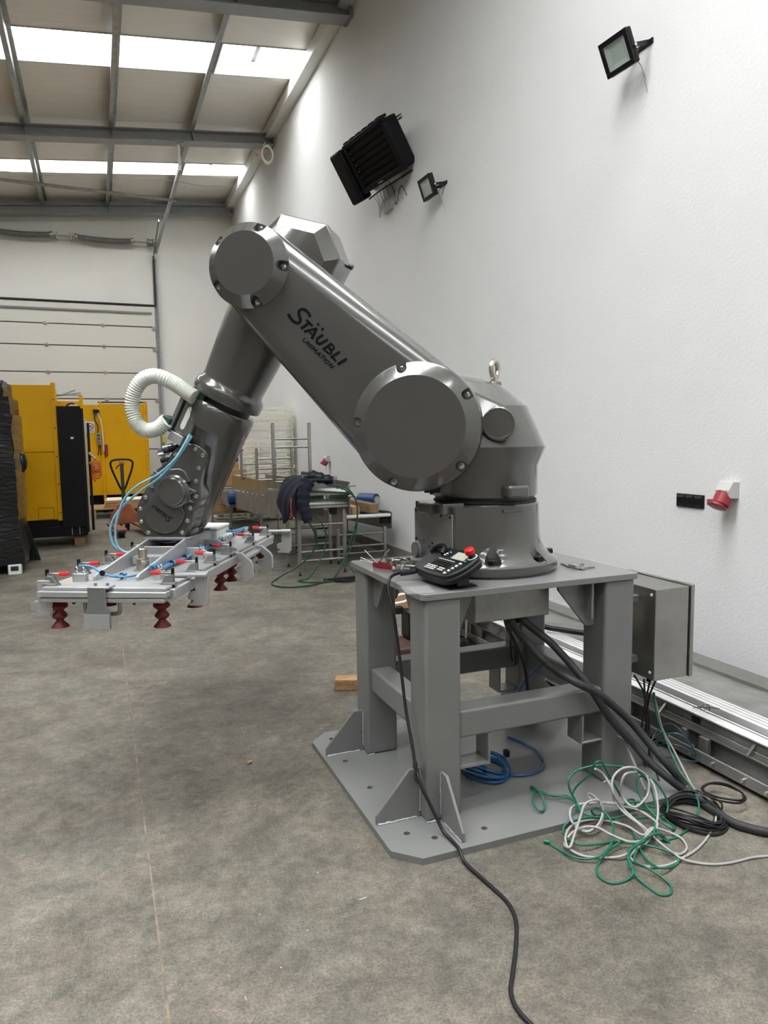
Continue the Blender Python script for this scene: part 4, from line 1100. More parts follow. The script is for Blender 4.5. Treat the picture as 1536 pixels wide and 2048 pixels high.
strut('wall_bracket', hc_ + u * .30 + v * .22 + f * (-.18), Vector((0, hc_.y + .1, hc_.z + .25)), .05, .05, 'aluminium_dark', ht)
strut('wall_bracket', hc_ + u * .30 - v * .15 + f * (-.18), Vector((0, hc_.y + .05, hc_.z - .1)), .05, .05, 'aluminium_dark', ht)
strut('wall_bracket', hc_ - u * .30 - v * .1 + f * (-.18), Vector((0, hc_.y + .8, hc_.z - .05)), .05, .05, 'aluminium_dark', ht)
for k in range(2): MB().cyl(hc_ + u * (W2 - .02) + v * (H2 - .10 + .03 * k) + f * (-.2), hc_ + u * (W2 + .06) + v * (H2 - .10 + .03 * k) + f * (-.2), .012, seg=10).build('pipe_stub', 'zinc', ht)
bx('back_conduit', (-.02, .36, -.10), (.035, .22, .45), 'socket_grey', ht, bevel=.003)
rnd = random.Random(9)
for k in range(6):
    y0 = .05 + .11 * k
    MB().tube(smooth_path([(-.05, y0 + .2, -.02), (-.06, y0 + rnd.uniform(-.05, .1), -.20), (-.08, y0 - .05 + rnd.uniform(-.1, .1), -.33 + rnd.uniform(-.05, .05)), (-.05, y0 - .15, -.18), (-.01, y0 - .22, -.30)], 6), .005, 6).build('heater_wire', 'cable_grey' if k else 'cable_black', ht)

# sockets
sw = thing('socket_strip', 'black three-gang power socket plate on the wall', 'socket', (WX, 3.469, 1.078))
MB().box((-.006, 0, 0), (.012, .222, .082)).build('back_plate', 'black_plastic', sw, bevel=.002)
for k in (-1, 0, 1):
    mm = MB(); y = k * .072
    mm.layers([[(-.012, y - .033, -.036), (-.012, y + .033, -.036), (-.012, y + .033, .036), (-.012, y - .033, .036)], [(-.020, y - .025, -.022), (-.020, y + .025, -.022), (-.020, y + .025, .020), (-.020, y - .025, .020)]])
    mm.build('socket_flap', 'black_plastic', sw, smooth=False)
def cee(y, z, s, label):
    r = thing('industrial_socket', label, 'socket', (WX, y, z), 0, 'red industrial sockets on the right wall')
    mm = MB(); mm.prism([(0, .05), (-.05, .055), (-.085, .0), (-.075, -.045), (0, -.05)], (0, 0, 0), (1, 0, 0), (0, 0, 1), -.05, .05); mm.build('socket_housing', 'socket_grey', r, bevel=.005)
    ax = Vector((-.5, .0, -.866))
    MB().lathe([(.047, 0), (.047, .02), (.050, .022), (.050, .070), (.046, .074), (.040, .074), (.038, .05), (0, .05)], (-.055, .0, -.02), ax, 28).build('socket_collar', 'socket_red', r)
    MB().lathe([(.052, .070), (.054, .074), (.054, .084), (.045, .088), (0, .088)], (-.063, .012, -.022), ax, 28).build('socket_lid', 'socket_red', r)
    bx('lid_hinge', (-.115, .045, -.07), (.03, .035, .035), 'socket_red', r, bevel=.004)
    return r
cee(3.155, 1.165, 1, 'red and grey industrial power socket beside the black socket plate')
cee(11.05, 1.18, 1, 'red industrial socket with a cable on the wall above the conveyors')
cee(16.2, 1.25, 1, 'red industrial socket on the wall at the far end beyond the tray stack')
# coiled white wire hanging at the end of the middle roof beam
coil_pts = []
for i in range(9 * 16):
    a = 2 * PI * i / 16; k = 1 - .16 * math.sin(i // 16 * 2.4) ** 2 + .03 * math.sin(i * .7)
    coil_pts.append((3.20 + .11 * k * math.cos(a), 13.72 + .012 * math.sin(i * .5) - .01 * (i / 60), 6.74 + .165 * k * math.sin(a) + .006 * math.sin(i * .31)))
wc = thing('wire_coil', 'coil of white wire hanging at the end of the roof beam', 'wire coil', (3.2, 13.72, 6.5))
MB().tube([Vector(p) - Vector((3.2, 13.72, 6.5)) for p in coil_pts], .008, 5).build('wire_turns', 'cream_plastic', wc, ang=80)
MB().tube(smooth_path([(-.08, 0, .40), (-.05, 0, .42), (.0, .1, .50), (.02, .3, .56)], 4), .006, 5).build('hanging_tie', 'cream_plastic', wc)
bx('red_tag', (-.20, -.05, .20), (.05, .01, .04), 'red_plastic', wc)
# ------------------------------------------------------------------ machines and pallets on the left, far down the hall
# pallet wrapped in black film
wp = thing('wrapped_pallet', 'tall pallet load wrapped in glossy black stretch film at the left edge', 'pallet', (-1.45, 9.55, 0))
def film(nm, x0, x1, y0, y1, z0, z1, material, jit, nu=6, nz=14, seed=1, parent=wp, flare=.0):
    rnd = random.Random(seed); rings = []
    for k in range(nz + 1):
        t = k / nz; z = z0 + (z1 - z0) * t; ring = []
        g = flare * (1 - t) ** 4
        pts = []
        for i in range(nu): pts.append((x0 + (x1 - x0) * i / nu, y0, 0, -1))
        for i in range(nu): pts.append((x1, y0 + (y1 - y0) * i / nu, 1, 0))
        for i in range(nu): pts.append((x1 - (x1 - x0) * i / nu, y1, 0, 1))
        for i in range(nu): pts.append((x0, y1 - (y1 - y0) * i / nu, -1, 0))
        for (x, y, a, b) in pts: ring.append((x + a * (rnd.uniform(-jit, jit) + g), y + b * (rnd.uniform(-jit, jit) + g), z))
        rings.append(ring)
    return MB().layers(rings).build(nm, material, parent, ang=60)
film('stretch_film', -.62, .56, -.42, .55, .12, 2.02, 'wrap_film', .018, seed=2, flare=.05)
film('film_top', -.60, .50, -.40, .50, 2.02, 2.20, 'wrap_film', .02, nz=3, seed=3, flare=-.02)
mm = MB(); rnd = random.Random(4)
mm.layers([[(.565 + .012 * math.sin(k * 1.7), -.40, .62 + k * .1), (.60 + .012 * math.sin(k * 2.3), .06, .62 + k * .1), (.59, .52, .62 + k * .1), (.55, .52, .62 + k * .1), (.55, -.38, .62 + k * .1)] for k in range(13)]); mm.build('film_board', 'wrap_ochre', wp, ang=60)
mm = MB(); mm.layers([[(.52 + .06 * math.cos(a) * math.sin(PI * (k + .5) / 7), .05 + .07 * math.cos(PI * (k + .5) / 7), 1.27 + .13 * math.sin(a) * math.sin(PI * (k + .5) / 7)) for a in [2 * PI * i / 10 for i in range(10)]] for k in range(7)])
mm.xf(Matrix.Translation((.08, 0, 0))); mm.build('film_bulge', 'wrap_film', wp, ang=60)
for sx in (-.45, .50):
    for sy in (-.40, .45):
        bx('pallet_foot', (sx, sy, .06), (.14, .12, .12), 'white_plastic' if sx > 0 and sy < 0 else 'wood_dark', wp, bevel=.01)
bx('foot_slot', (.50, -.462, .075), (.08, .006, .05), 'rubber', wp)
# loose skirt of film
mm = MB(); mm.layers([[(.50, -.05 + .1 * i, .0 + .02) for i in range(1)] + [(.50 + .05 * j, .05 + .06 * j, .5 - .09 * j) for j in range(5)] + [(.60 + .05 * math.sin(j), .5, .02) for j in range(2)] for _ in range(1)] * 2, cap=False); mm.bm.free()
mm = MB(); mm.prism([(0, .02), (.17, .02), (.11, .25), (.04, .50), (0, .50)], (.54, .48, 0), (1, 0, 0), (0, 0, 1), 0, .05); mm.build('film_skirt', 'wrap_film', wp, bevel=.004)

# yellow machine cabinet with black door panel
yc = thing('yellow_machine', 'tall yellow sheet-metal machine cabinet with an open black side panel', 'machine', (-.60, 11.8, 0))
def yb(nm, lo, hi, material, bevel=.006, parent=yc, o=(-.60, 11.8, 0)):
    c = [(a + b) / 2 - q for a, b, q in zip(lo, hi, o)]; s_ = [abs(b - a) for a, b in zip(lo, hi)]
    return MB().box(c, s_).build(nm, material, parent, bevel=bevel, ang=30)
yb('yellow_panel', (-1.9, 11.30, .395), (-.555, 12.6, 1.36), 'yellow_paint')
yb('yellow_panel', (-1.9, 11.30, 1.365), (-.555, 12.6, 2.31), 'yellow_paint')
yb('corner_post', (-.575, 11.27, .38), (-.515, 11.33, 2.34), 'yellow_paint', .004)
yb('inspection_flap', (-.83, 11.290, .41), (-.63, 11.305, .57), 'yellow_paint', .002)
for zz in (.41, .57): yb('flap_seam', (-.83, 11.287, zz - .003), (-.63, 11.30, zz + .003), 'yellow_seam', 0)
for xx in (-.83, -.63): yb('flap_seam', (xx - .003, 11.287, .41), (xx + .003, 11.30, .57), 'yellow_seam', 0)
for zz in (.5, .9, 1.3, 1.7, 2.1): MB().cyl((-.545 + .6, 11.265 - 11.8, zz), (-.545 + .6, 11.275 - 11.8, zz), .010, seg=8).build('rivet', 'rubber', yc)
yb('door_panel', (-.515, 11.22, .28), (-.200, 11.29, 2.01), 'black_steel', .004)
yb('door_panel_edge', (-.200, 11.22, .20), (-.165, 11.29, 1.98), 'black_metal', .004)
yb('side_casing', (-.22, 11.35, .20), (-.155, 12.3, 1.85), 'socket_grey', .01)
yb('side_rail', (-.145, 12.32, .1), (-.105, 12.42, 1.80), 'black_metal', .006)
yb('plinth_frame', (-1.8, 11.25, .15), (-.19, 12.5, .30), 'black_steel', .006)
yb('plinth_recess', (-1.7, 11.35, .30), (-.55, 12.4, .395), 'black_metal', .004)
for xx in (-.40, -.30): yb('plinth_slot', (xx - .006, 11.238, .17), (xx + .006, 11.25, .28), 'aluminium_dark', .001)
yb('wood_runner', (-.38, 11.3, .0), (-.24, 12.4, .15), 'wood_dark', .004)
yb('wood_runner', (-1.6, 11.3, .0), (-1.46, 12.4, .15), 'wood_dark', .004)
yb('rear_frame', (-.62, 12.4, .3), (-.185, 13.1, 2.14), 'yellow_paint', .006)
yb('rear_post', (-.235, 12.36, .3), (-.175, 12.42, 2.23), 'yellow_paint', .004)
yb('top_bracket', (-.56, 12.40, 2.23), (-.19, 12.46, 2.245), 'aluminium_dark', .003)
strut('top_lever', (-.48 + .6, .62, 2.235), (-.28 + .6, .62, 2.31), .012, .02, 'aluminium_dark', yc)
strut('top_lever', (-.55 + .6, .62, 2.22), (-.20 + .6, .62, 2.27), .012, .02, 'aluminium_dark', yc)
MB().tube(smooth_path([(.18, .3, 1.98), (.20, .3, 2.06), (.26, .3, 2.09), (.32, .3, 2.06), (.36, .3, 1.98)], 5), .014, 8).build('cable_loop', 'cable_black', yc)
yb('top_fitting', (-.36, 12.08, 1.99), (-.26, 12.14, 2.07), 'aluminium', .006)
for zz, a in ((1.33, 1), (1.18, 1)):
    MB().cyl((.47, .5, zz), (.56, .45, zz - .1), .02, seg=10).build('pipe_fitting', 'chrome', yc)
hp_ = [(.56 + .07 * math.cos(i * .9), .35 + .01 * i * .1, 1.15 - .006 * i + .07 * math.sin(i * .9)) for i in range(34)]
MB().tube(hp_, .012, 6).build('orange_hose', 'hose_orange', yc, ang=80)
bx('white_spot', (.27, -.585, 1.56), (.04, .006, .03), 'white_plastic', yc)

# second yellow machine in front of the roller door
y2 = thing('yellow_cabinet', 'wide yellow two-door machine cabinet standing before the roller door', 'machine', (.37, 16.9, 0))
def y2b(nm, lo, hi, material, bevel=.006, parent=y2): return yb(nm, lo, hi, material, bevel, parent, (.37, 16.9, 0))
y2b('yellow_door', (-.45, 16.3, .375), (.085, 17.5, 2.27), 'yellow_paint')
y2b('yellow_door', (.105, 16.3, .375), (.975, 17.5, 2.29), 'yellow_paint')
y2b('door_post', (.07, 16.27, .30), (.125, 16.32, 2.33), 'yellow_paint', .004)
y2b('corner_post', (.955, 16.27, .30), (1.03, 16.34, 2.32), 'yellow_paint', .004)
y2b('top_rail', (.05, 16.3, 2.31), (1.02, 16.36, 2.335), 'black_metal', .003)
y2b('underframe', (-.35, 16.4, .12), (1.0, 17.4, .375), 'black_steel', .004)
for zz in (.6, .9, 1.2, 1.5, 1.8, 2.1): MB().cyl((.995 - .37, 16.262 - 16.9, zz), (.995 - .37, 16.272 - 16.9, zz), .012, seg=8).build('rivet', 'yellow_seam', y2)
y2b('leg', (.06, 16.35, 0), (.14, 16.45, .30), 'black_steel', .004)
y2b('leg', (.90, 16.35, 0), (.98, 16.45, .30), 'black_steel', .004); y2b('leg', (-.4, 16.35, 0), (-.32, 16.45, .30), 'black_steel', .004)
y2b('leg', (.90, 17.3, 0), (.98, 17.4, .30), 'black_steel', .004); y2b('leg', (-.4, 17.3, 0), (-.32, 17.4, .30), 'black_steel', .004)
sg_ = y2b('prohibition_sign', (-.205, 16.285, 1.69), (-.035, 16.297, 1.92), 'sign_white', .001)
MB().lathe([(.068, 0), (.068, .003), (.052, .003), (.052, 0)], (-.12 - .37, 16.284 - 16.9, 1.822), (0, -1, 0), 28, caps=False).build('sign_ring', 'socket_red', sg_)
strut('sign_bar', (-.165 - .37, -.619, 1.868), (-.075 - .37, -.619, 1.776), .004, .016, 'socket_red', sg_)
strut('sign_symbol', (-.155 - .37, -.618, 1.80), (-.085 - .37, -.618, 1.84), .003, .012, 'black_metal', sg_)
y2b('sign_text', (-.19, 16.282, 1.715), (-.05, 16.286, 1.735), 'aluminium_dark', 0, sg_)
y2b('control_box', (.0, 16.22, 1.43), (.085, 16.30, 1.68), 'aluminium_dark', .006)
for k, mt_ in enumerate(('black_plastic', 'jack_green', 'red_plastic')):
    MB().cyl((.035 - .37, 16.20 - 16.9, 1.63 - .07 * k), (.035 - .37, 16.22 - 16.9, 1.63 - .07 * k), .02, seg=10).build('push_button', mt_, y2)
y2b('top_switch', (-.05, 16.22, 2.10), (.07, 16.30, 2.17), 'black_plastic', .006)
MB().tube(smooth_path([(-.02 - .37, -.65, 2.12), (-.02 - .37, -.66, 1.95), (.03 - .37, -.66, 1.82), (.02 - .37, -.66, 1.68)], 6), .012, 6).build('control_cable', 'cable_black', y2)
MB().tube(smooth_path([(.06 - .37, -.66, 2.20), (.05 - .37, -.66, 2.05), (.10 - .37, -.66, 1.90), (.12 - .37, -.66, 1.5), (.12 - .37, -.66, 1.30)], 6), .010, 6).build('door_cable', 'cream_plastic', y2)
for k in (0, 1): MB().tube(smooth_path([(.03 + .03 * k - .37, -.66, 1.43), (.02 + .04 * k - .37, -.67, 1.32), (.0 + .06 * k - .37, -.66, 1.22)], 5), .011, 6).build('cable_tail', 'cable_black', y2)
y2b('red_lamp', (.13, 16.24, 1.20), (.20, 16.30, 1.44), 'socket_red', .012)

# hand pallet truck
pj = thing('pallet_truck', 'worn orange hand pallet truck with a black loop handle', 'pallet truck', (.36, 12.8, 0))
hp2 = smooth_path([(0, 0, .68), (-.10, 0, .88), (-.17, 0, 1.08), (-.165, 0, 1.17), (-.08, 0, 1.20), (.08, 0, 1.20), (.165, 0, 1.17), (.17, 0, 1.08), (.10, 0, .88)], 5, True)
MB().tube(hp2, .017, 8, True).build('loop_handle', 'black_plastic', pj, ang=70)
strut('handle_stem', (0, .0, .30), (0, 0, 1.16), .045, .05, 'jack_green', pj)
MB().cyl((-.03, 0, 1.14), (.03, 0, 1.14), .04, seg=12).build('grip_hub', 'jack_orange', pj)
MB().tube(smooth_path([(-.02, -.02, 1.12), (-.07, -.03, 1.09), (-.10, -.03, 1.05)], 4), .010, 6).build('release_lever', 'black_plastic', pj)
mm = MB(); mm.prism([(-.24, .12), (.24, .12), (.22, .26), (.09, .47), (-.09, .47), (-.22, .26)], (0, .05, 0), (1, 0, 0), (0, 0, 1), 0, .12); mm.build('pump_housing', 'jack_orange', pj, bevel=.02)
for sx in (-1, 1):
    bx('fork', (sx * .20, -.42, .12), (.15, 1.05, .05), 'jack_orange', pj, bevel=.012)
    bx('fork_tip', (sx * .20, -.93, .10), (.10, .10, .06), 'rubber', pj, bevel=.02)
    MB().cyl((sx * .20 - .04, -.85, .045), (sx * .20 + .04, -.85, .045), .045, seg=14).build('fork_roller', 'rubber', pj)
    MB().cyl((sx * .06 - .025, .12, .09), (sx * .06 + .025, .12, .09), .09, seg=18).build('steer_wheel', 'rubber', pj)
pj.rotation_euler = (0, 0, R(8))

# wooden pallet with boards
wpl = thing('wooden_pallet', 'plain wooden pallet on the floor in front of the yellow cabinet', 'pallet', (.35, 15.5, 0))
for k in range(6): bx('deck_board', (0, -.45 + .18 * k, .19), (1.15, .12, .025), 'wood_pallet', wpl, bevel=.003)
for sx in (-.5, 0, .5): bx('pallet_block', (sx, 0, .09), (.12, 1.0, .17), 'wood_pallet', wpl, bevel=.003)
st = thing('packing_sheets', 'stack of pale boards wrapped in film on the wooden pallet', 'boards', (.45, 15.45, .2025))
for k in range(3): bx('board', (0, 0, .022 + .045 * k), (.78 - .02 * k, .8, .042), 'wood_fresh', st, rot=R(2 * (k - 1)), bevel=.004)
bx('film_sheet', (.02, -.05, .148), (.7, .7, .02), 'cream_plastic', st, bevel=.008)
# ------------------------------------------------------------------ stainless conveyor parts stored along the wall
def sq(mm, a, b, w):
    a, b = Vector(a), Vector(b); d = b - a; u, v, _ = frame_from(d); h = w / 2
    mm.prism([(-h, -h), (h, -h), (h, h), (-h, h)], a, u, v, 0, d.length); return mm
def leg_frame(root, x0, x1, y, z0, z1, rails, w=.038, foot=True, up=False):
    """H frame of two posts and cross rails, parts of root (root at origin)"""
    for x in (x0, x1):
        p = sq(MB(), (x, y, z0 + (.04 if foot else 0)), (x, y, z1), w).build('leg', 'stainless', root, bevel=.003)
        if foot:
            zf = z1 if up else z0
            s_ = -1 if up else 1
            MB().lathe([(.022, 0), (.018, .012), (.008, .018), (.008, .05)], (x, y, zf), (0, 0, s_), 10).build('levelling_foot', 'black_plastic', root)
    for z in rails: MB().cyl((x0, y, z), (x1, y, z), .012, seg=8).build('cross_rail', 'stainless', root)
# conveyor A: tall roller conveyor, its near end towards the robot
ca = thing('roller_conveyor', 'tall stainless roller conveyor under the draped jacket', 'conveyor', (0, 0, 0))
for x in (2.0, 2.56):
    mm = MB(); mm.prism([(7.5, .66), (8.26, .62), (8.26, 1.02), (7.5, 1.02)] if x > 2.2 else [(7.5, .62), (8.26, .60), (8.26, 1.0), (7.5, 1.0)], (x, 0, 0), (0, 1, 0), (0, 0, 1), -.004, .004)
    mm.build('side_plate', 'stainless', ca, bevel=.001)
for k in range(4): MB().cyl((2.01, 7.62 + .17 * k, .90), (2.55, 7.62 + .17 * k, .90), .026, seg=12).build('roller', 'bright_rail', ca)
for k in range(4): MB().cyl((2.01, 7.58 + .05 * k, .79 - .03 * (k % 2)), (2.55, 7.58 + .05 * k, .79 - .03 * (k % 2)), .017, seg=10).build('return_roller', 'bright_rail', ca)
for k, (z, y) in enumerate(((.93, 7.56), (.845, 7.55))): strut('green_belt_edge', (2.02, y, z), (2.55, y, z - .035), .012, .022, 'cable_darkgreen', ca)
bx('drive_box', (2.40, 7.62, .70), (.07, .07, .08), 'black_plastic', ca, bevel=.006)
bx('end_tray', (2.30, 7.54, .755), (.50, .03, .02), 'stainless', ca, bevel=.002)
bx('back_guard', (2.30, 8.0, .985), (.56, .012, .15), 'stainless', ca, bevel=.003)
leg_frame(ca, 2.0, 2.52, 7.60, 0, .72, (.555, .262, .162))
leg_frame(ca, 2.02, 2.54, 8.2, 0, .62, (.45, .25))
for (x, y) in ((2.02, 7.50), (2.58, 7.50)):
    for zz in ((.86, .98) if x > 2.2 else (.80,)): MB().cyl((x - .04, y, zz), (x + .05, y, zz), .013, seg=8).build('clamp_knob', 'chrome', ca)
MB().cyl((2.02, 7.48, .70), (2.02, 7.48, 1.12), .012, seg=8).build('guide_post', 'stainless', ca)
MB().cyl((2.03, 7.72, .985), (2.03, 8.26, .985), .010, seg=8).build('guide_rail', 'bright_rail', ca)
# long inclined conveyor behind it
cb2 = thing('inclined_conveyor', 'long inclined stainless conveyor with a blue motor behind the jacket', 'conveyor', (0, 0, 0))
for x in (1.96, 2.50):
    mm = MB(); mm.prism([(8.3, .56), (9.6, .50), (12.6, .40), (12.6, .62), (9.6, .80), (8.3, .90)], (x, 0, 0), (0, 1, 0), (0, 0, 1), -.004, .004)
    mm.build('side_plate', 'stainless_dull', cb2, bevel=.001)
    mm = MB(); mm.prism([(9.0, .80), (11.6, .72), (11.6, .94), (9.0, .97)], (x + .015, 0, 0), (0, 1, 0), (0, 0, 1), -.004, .004)
    mm.build('upper_plate', 'stainless', cb2, bevel=.001)
mm = MB(); v_ = mm.verts([(1.97, 8.3, .88), (2.49, 8.3, .88), (2.49, 12.6, .60), (1.97, 12.6, .60)]); mm.face(v_); v_ = mm.verts([(1.97, 8.3, .87), (2.49, 8.3, .87), (2.49, 12.6, .59), (1.97, 12.6, .59)]); mm.face(v_[::-1]); mm.build('belt', 'cable_darkgreen', cb2)
leg_frame(cb2, 2.0, 2.48, 12.0, 0, .45, (.30, .15)); leg_frame(cb2, 2.0, 2.48, 9.55, 0, .52, (.42, .2))
for k in range(7): MB().cyl((1.945, 9.2 + .34 * k, .78 - .012 * k), (1.958, 9.2 + .34 * k, .78 - .012 * k), .011, seg=8).build('side_bolt', 'stainless', cb2)
mo = MB().cyl((1.86, 11.35, .60), (2.08, 11.35, .60), .105, seg=20).build('drive_motor', 'motor_blue', cb2)
MB().cyl((1.855, 11.35, .60), (1.862, 11.35, .60), .06, seg=16).build('motor_fan_cover', 'hose_navy', mo)
bx('motor_foot', (1.97, 11.35, .48), (.18, .16, .03), 'motor_blue', mo, bevel=.004)
# low conveyor B close to the wall with timber on it
cl = thing('low_conveyor', 'low stainless conveyor against the wall carrying squared timber', 'conveyor', (0, 0, 0))
for x in (2.70, 3.28):
    mm = MB(); mm.prism([(8.05, .40), (8.2, .38), (10.8, .30), (10.8, .52), (8.05, .60)], (x, 0, 0), (0, 1, 0), (0, 0, 1), -.004, .004); mm.build('side_plate', 'stainless', cl, bevel=.001)
mm = MB(); mm.prism([(8.1, .555), (10.8, .48), (10.8, .49), (8.1, .565)], (2.71, 0, 0), (0, 1, 0), (0, 0, 1), 0, .56); mm.build('slide_plate', 'stainless_dull', cl)
for k in range(2): MB().cyl((2.71, 8.08 + .06 * k, .56), (3.27, 8.08 + .06 * k, .56), .02, seg=10).build('end_roller', 'bright_rail', cl)
for x in (3.20, 3.25): strut('guide_strip', (x, 8.06, .60), (x - .12, 9.4, .56), .012, .02, 'cable_darkgreen', cl)
bx('bearing_block', (3.22, 8.14, .49), (.10, .09, .07), 'black_plastic', cl, bevel=.006)
leg_frame(cl, 2.62, 3.22, 8.14, 0, .42, (.345, .20, .115)); leg_frame(cl, 2.76, 3.22, 9.6, 0, .36, (.25, .12))
mot = MB().cyl((3.16, 8.85, .70), (3.30, 8.62, .70), .085, seg=18).build('end_motor', 'motor_blue', cl)
MB().cyl((3.30, 8.62, .70), (3.31, 8.60, .70), .05, seg=14).build('motor_cap', 'aluminium', mot)
for i, (x, y0, y1, z, s_, lb) in enumerate(((2.82, 8.25, 9.5, .60, .10, 'squared timber beam on the low conveyor nearest the robot side'), (2.92, 8.30, 9.4, .60, .095, 'squared timber beam lying in the middle of the low conveyor'), (3.06, 8.12, 9.8, .625, .11, 'squared timber beam on the low conveyor nearest the wall'))):
    o = bx('timber_beam', (x, (y0 + y1) / 2, z + s_ / 2 - .035), (s_, y1 - y0, s_), 'wood_dark' if i != 1 else 'wood_pallet', rot=R(-4 + 3 * i), bevel=.005)
    tag(o, lb, 'timber', 'timber on the low conveyor')
# spare leg frames standing upside down on the conveyors
def spare(label, x0, x1, y, z0, z1, rails, lean=0):
    r = thing('leg_frame', label, 'leg frame', (0, 0, 0), 0, 'spare stainless leg frames')
    leg_frame(r, x0, x1, y, z0, z1, rails, .036, True, True); return r
spare('stainless leg frame, tallest one, standing upside down on the conveyor', 1.96, 2.41, 8.55, .905, 1.69, (1.50, 1.40, .985))
spare('stainless leg frame, middle one, standing upside down behind the tallest', 1.96, 2.44, 9.55, .93, 1.38, (1.24, 1.11, .96))
spare('stainless leg frame with a red rag, farthest of the upturned frames', 1.95, 2.45, 10.6, .87, 1.33, (1.14, 1.00))
tag(bx('red_rag', (1.93, 10.58, 1.345), (.10, .05, .025), 'red_tape', rot=R(20), bevel=.008), 'scrap of red rag on top of the farthest upturned leg frame', 'rag')
# navy work jacket thrown over the conveyor end
jk = thing('work_jacket', 'dark navy work jacket thrown over the end of the roller conveyor', 'jacket', (2.02, 7.60, .60))
def cloth(nm, grid, material, parent, th=.018):
    """thick sheet from a grid of points"""
    nu, nv = len(grid), len(grid[0]); mm = MB()
    top = [[mm.bm.verts.new(p) for p in row] for row in grid]
    for i in range(nu - 1):
        for j in range(nv - 1): mm.face([top[i][j], top[i + 1][j], top[i + 1][j + 1], top[i][j + 1]])
    bmesh.ops.recalc_face_normals(mm.bm, faces=mm.bm.faces)
    o = mm.build(nm, material, parent, ang=80)
    sd = o.modifiers.new('thick', 'SOLIDIFY'); sd.thickness = th; sd.offset = 0
    sb = o.modifiers.new('smooth', 'SUBSURF'); sb.levels = 1; sb.render_levels = 2
    return o
rnd = random.Random(21)
def wob(a): return rnd.uniform(-a, a)
rows = []
prof = [(-.10, .02), (-.115, .10), (-.12, .20), (-.10, .30), (-.04, .40), (.03, .455), (.12, .465), (.22, .455), (.32, .44)]
for j in range(10):
    y = -.14 + .085 * j; row = []
    for k, (px_, pz_) in enumerate(prof):
        hang = .10 * math.sin(j * .9) if k < 2 else 0
        row.append((px_ + .025 * math.sin(j * 2.1 + k) + wob(.01), y + wob(.015), pz_ + hang + .018 * math.sin(j * 1.7 + k * .8) + wob(.008)))
    rows.append(row)
cloth('jacket_body', rows, 'navy_cloth', jk)
sl = smooth_path([(.05, -.16, .44), (.0, -.19, .36), (-.02, -.20, .24), (.0, -.21, .12), (.03, -.21, .02)], 5)
MB().tube(sl, .07, 10, rfun=lambda i: .075 - .001 * i + .008 * math.sin(i * 1.9)).build('sleeve', 'navy_cloth', jk, ang=70)
sl = smooth_path([(.05, .05, .47), (.16, .0, .49), (.26, -.04, .46), (.36, -.06, .44)], 5)
MB().tube(sl, .07, 10, rfun=lambda i: .072 - .0015 * i + .008 * math.sin(i * 1.7)).build('sleeve', 'black_plastic', jk, ang=70)
MB().tube(smooth_path([(-.13, -.15, .08), (-.135, -.13, .18), (-.12, -.10, .27)], 4), .008, 6).build('red_piping', 'socket_red', jk)
MB().lathe([(.012, 0), (.010, .005), (0, .007)], (-.12, -.17, .06), (-1, -.3, 0), 10).build('snap_button', 'chrome', jk)
# green cables hanging off the conveyor
cable('green_supply_cable', [(2.30, 7.50, .99), (2.45, 7.44, .98), (2.56, 7.42, .90), (2.62, 7.42, .72), (2.58, 7.42, .50), (2.50, 7.42, .32), (2.46, 7.40, .18), (2.52, 7.35, .06), (2.58, 7.3, .012), (2.70, 7.15, .012), (2.85, 7.0, .012)], .0085, 'cable_darkgreen', 'dark green cable hanging at the right corner of the tall conveyor', group='green cables of the conveyor')
cable('green_supply_cable', [(2.32, 7.46, 1.0), (2.50, 7.42, .93), (2.60, 7.40, .80), (2.60, 7.40, .55), (2.55, 7.40, .35), (2.42, 7.38, .14), (2.30, 7.30, .012), (2.16, 7.15, .012), (1.95, 7.0, .012), (1.70, 7.02, .012), (1.60, 7.22, .012), (1.72, 7.5, .012), (1.98, 7.58, .12), (2.12, 7.55, .25), (2.18, 7.52, .38), (2.13, 7.5, .52), (2.04, 7.5, .68)], .0085, 'cable_darkgreen', 'dark green cable with the widest loop lying on the floor', group='green cables of the conveyor')
cable('green_supply_cable', [(2.08, 7.48, .70), (2.20, 7.48, .62), (2.27, 7.48, .45), (2.24, 7.46, .30), (2.15, 7.42, .15), (2.02, 7.36, .012), (1.90, 7.30, .012), (1.95, 7.18, .012), (2.2, 7.1, .012), (2.5, 7.2, .012), (2.75, 7.3, .012)], .0085, 'cable_darkgreen', 'dark green cable with the small inner loop by the near conveyor leg', group='green cables of the conveyor')
cable('green_supply_cable', [(1.86, 8.0, .64), (1.84, 7.9, .48), (1.84, 7.85, .32), (1.90, 7.8, .22), (1.98, 7.7, .24), (2.0, 7.62, .30)], .007, 'cable_black', 'thin black cable sagging in front of the near conveyor leg', group='green cables of the conveyor')
for k in range(4):
    o = bx('black_strip', (2.46 + .02 * k, 7.22 - .07 * k, .012 + .012 * (k % 2)), (.62 - .05 * k, .035, .02), 'black_plastic', rot=R(3 - 2 * k), bevel=.004)
    tag(o, ('flat black plastic strip farthest back on the floor behind the pedestal', 'flat black plastic strip second from the back on the floor', 'flat black plastic strip third from the back on the floor', 'shortest flat black plastic strip at the front of the floor pile')[k], 'strip', 'black plastic strips on the floor')
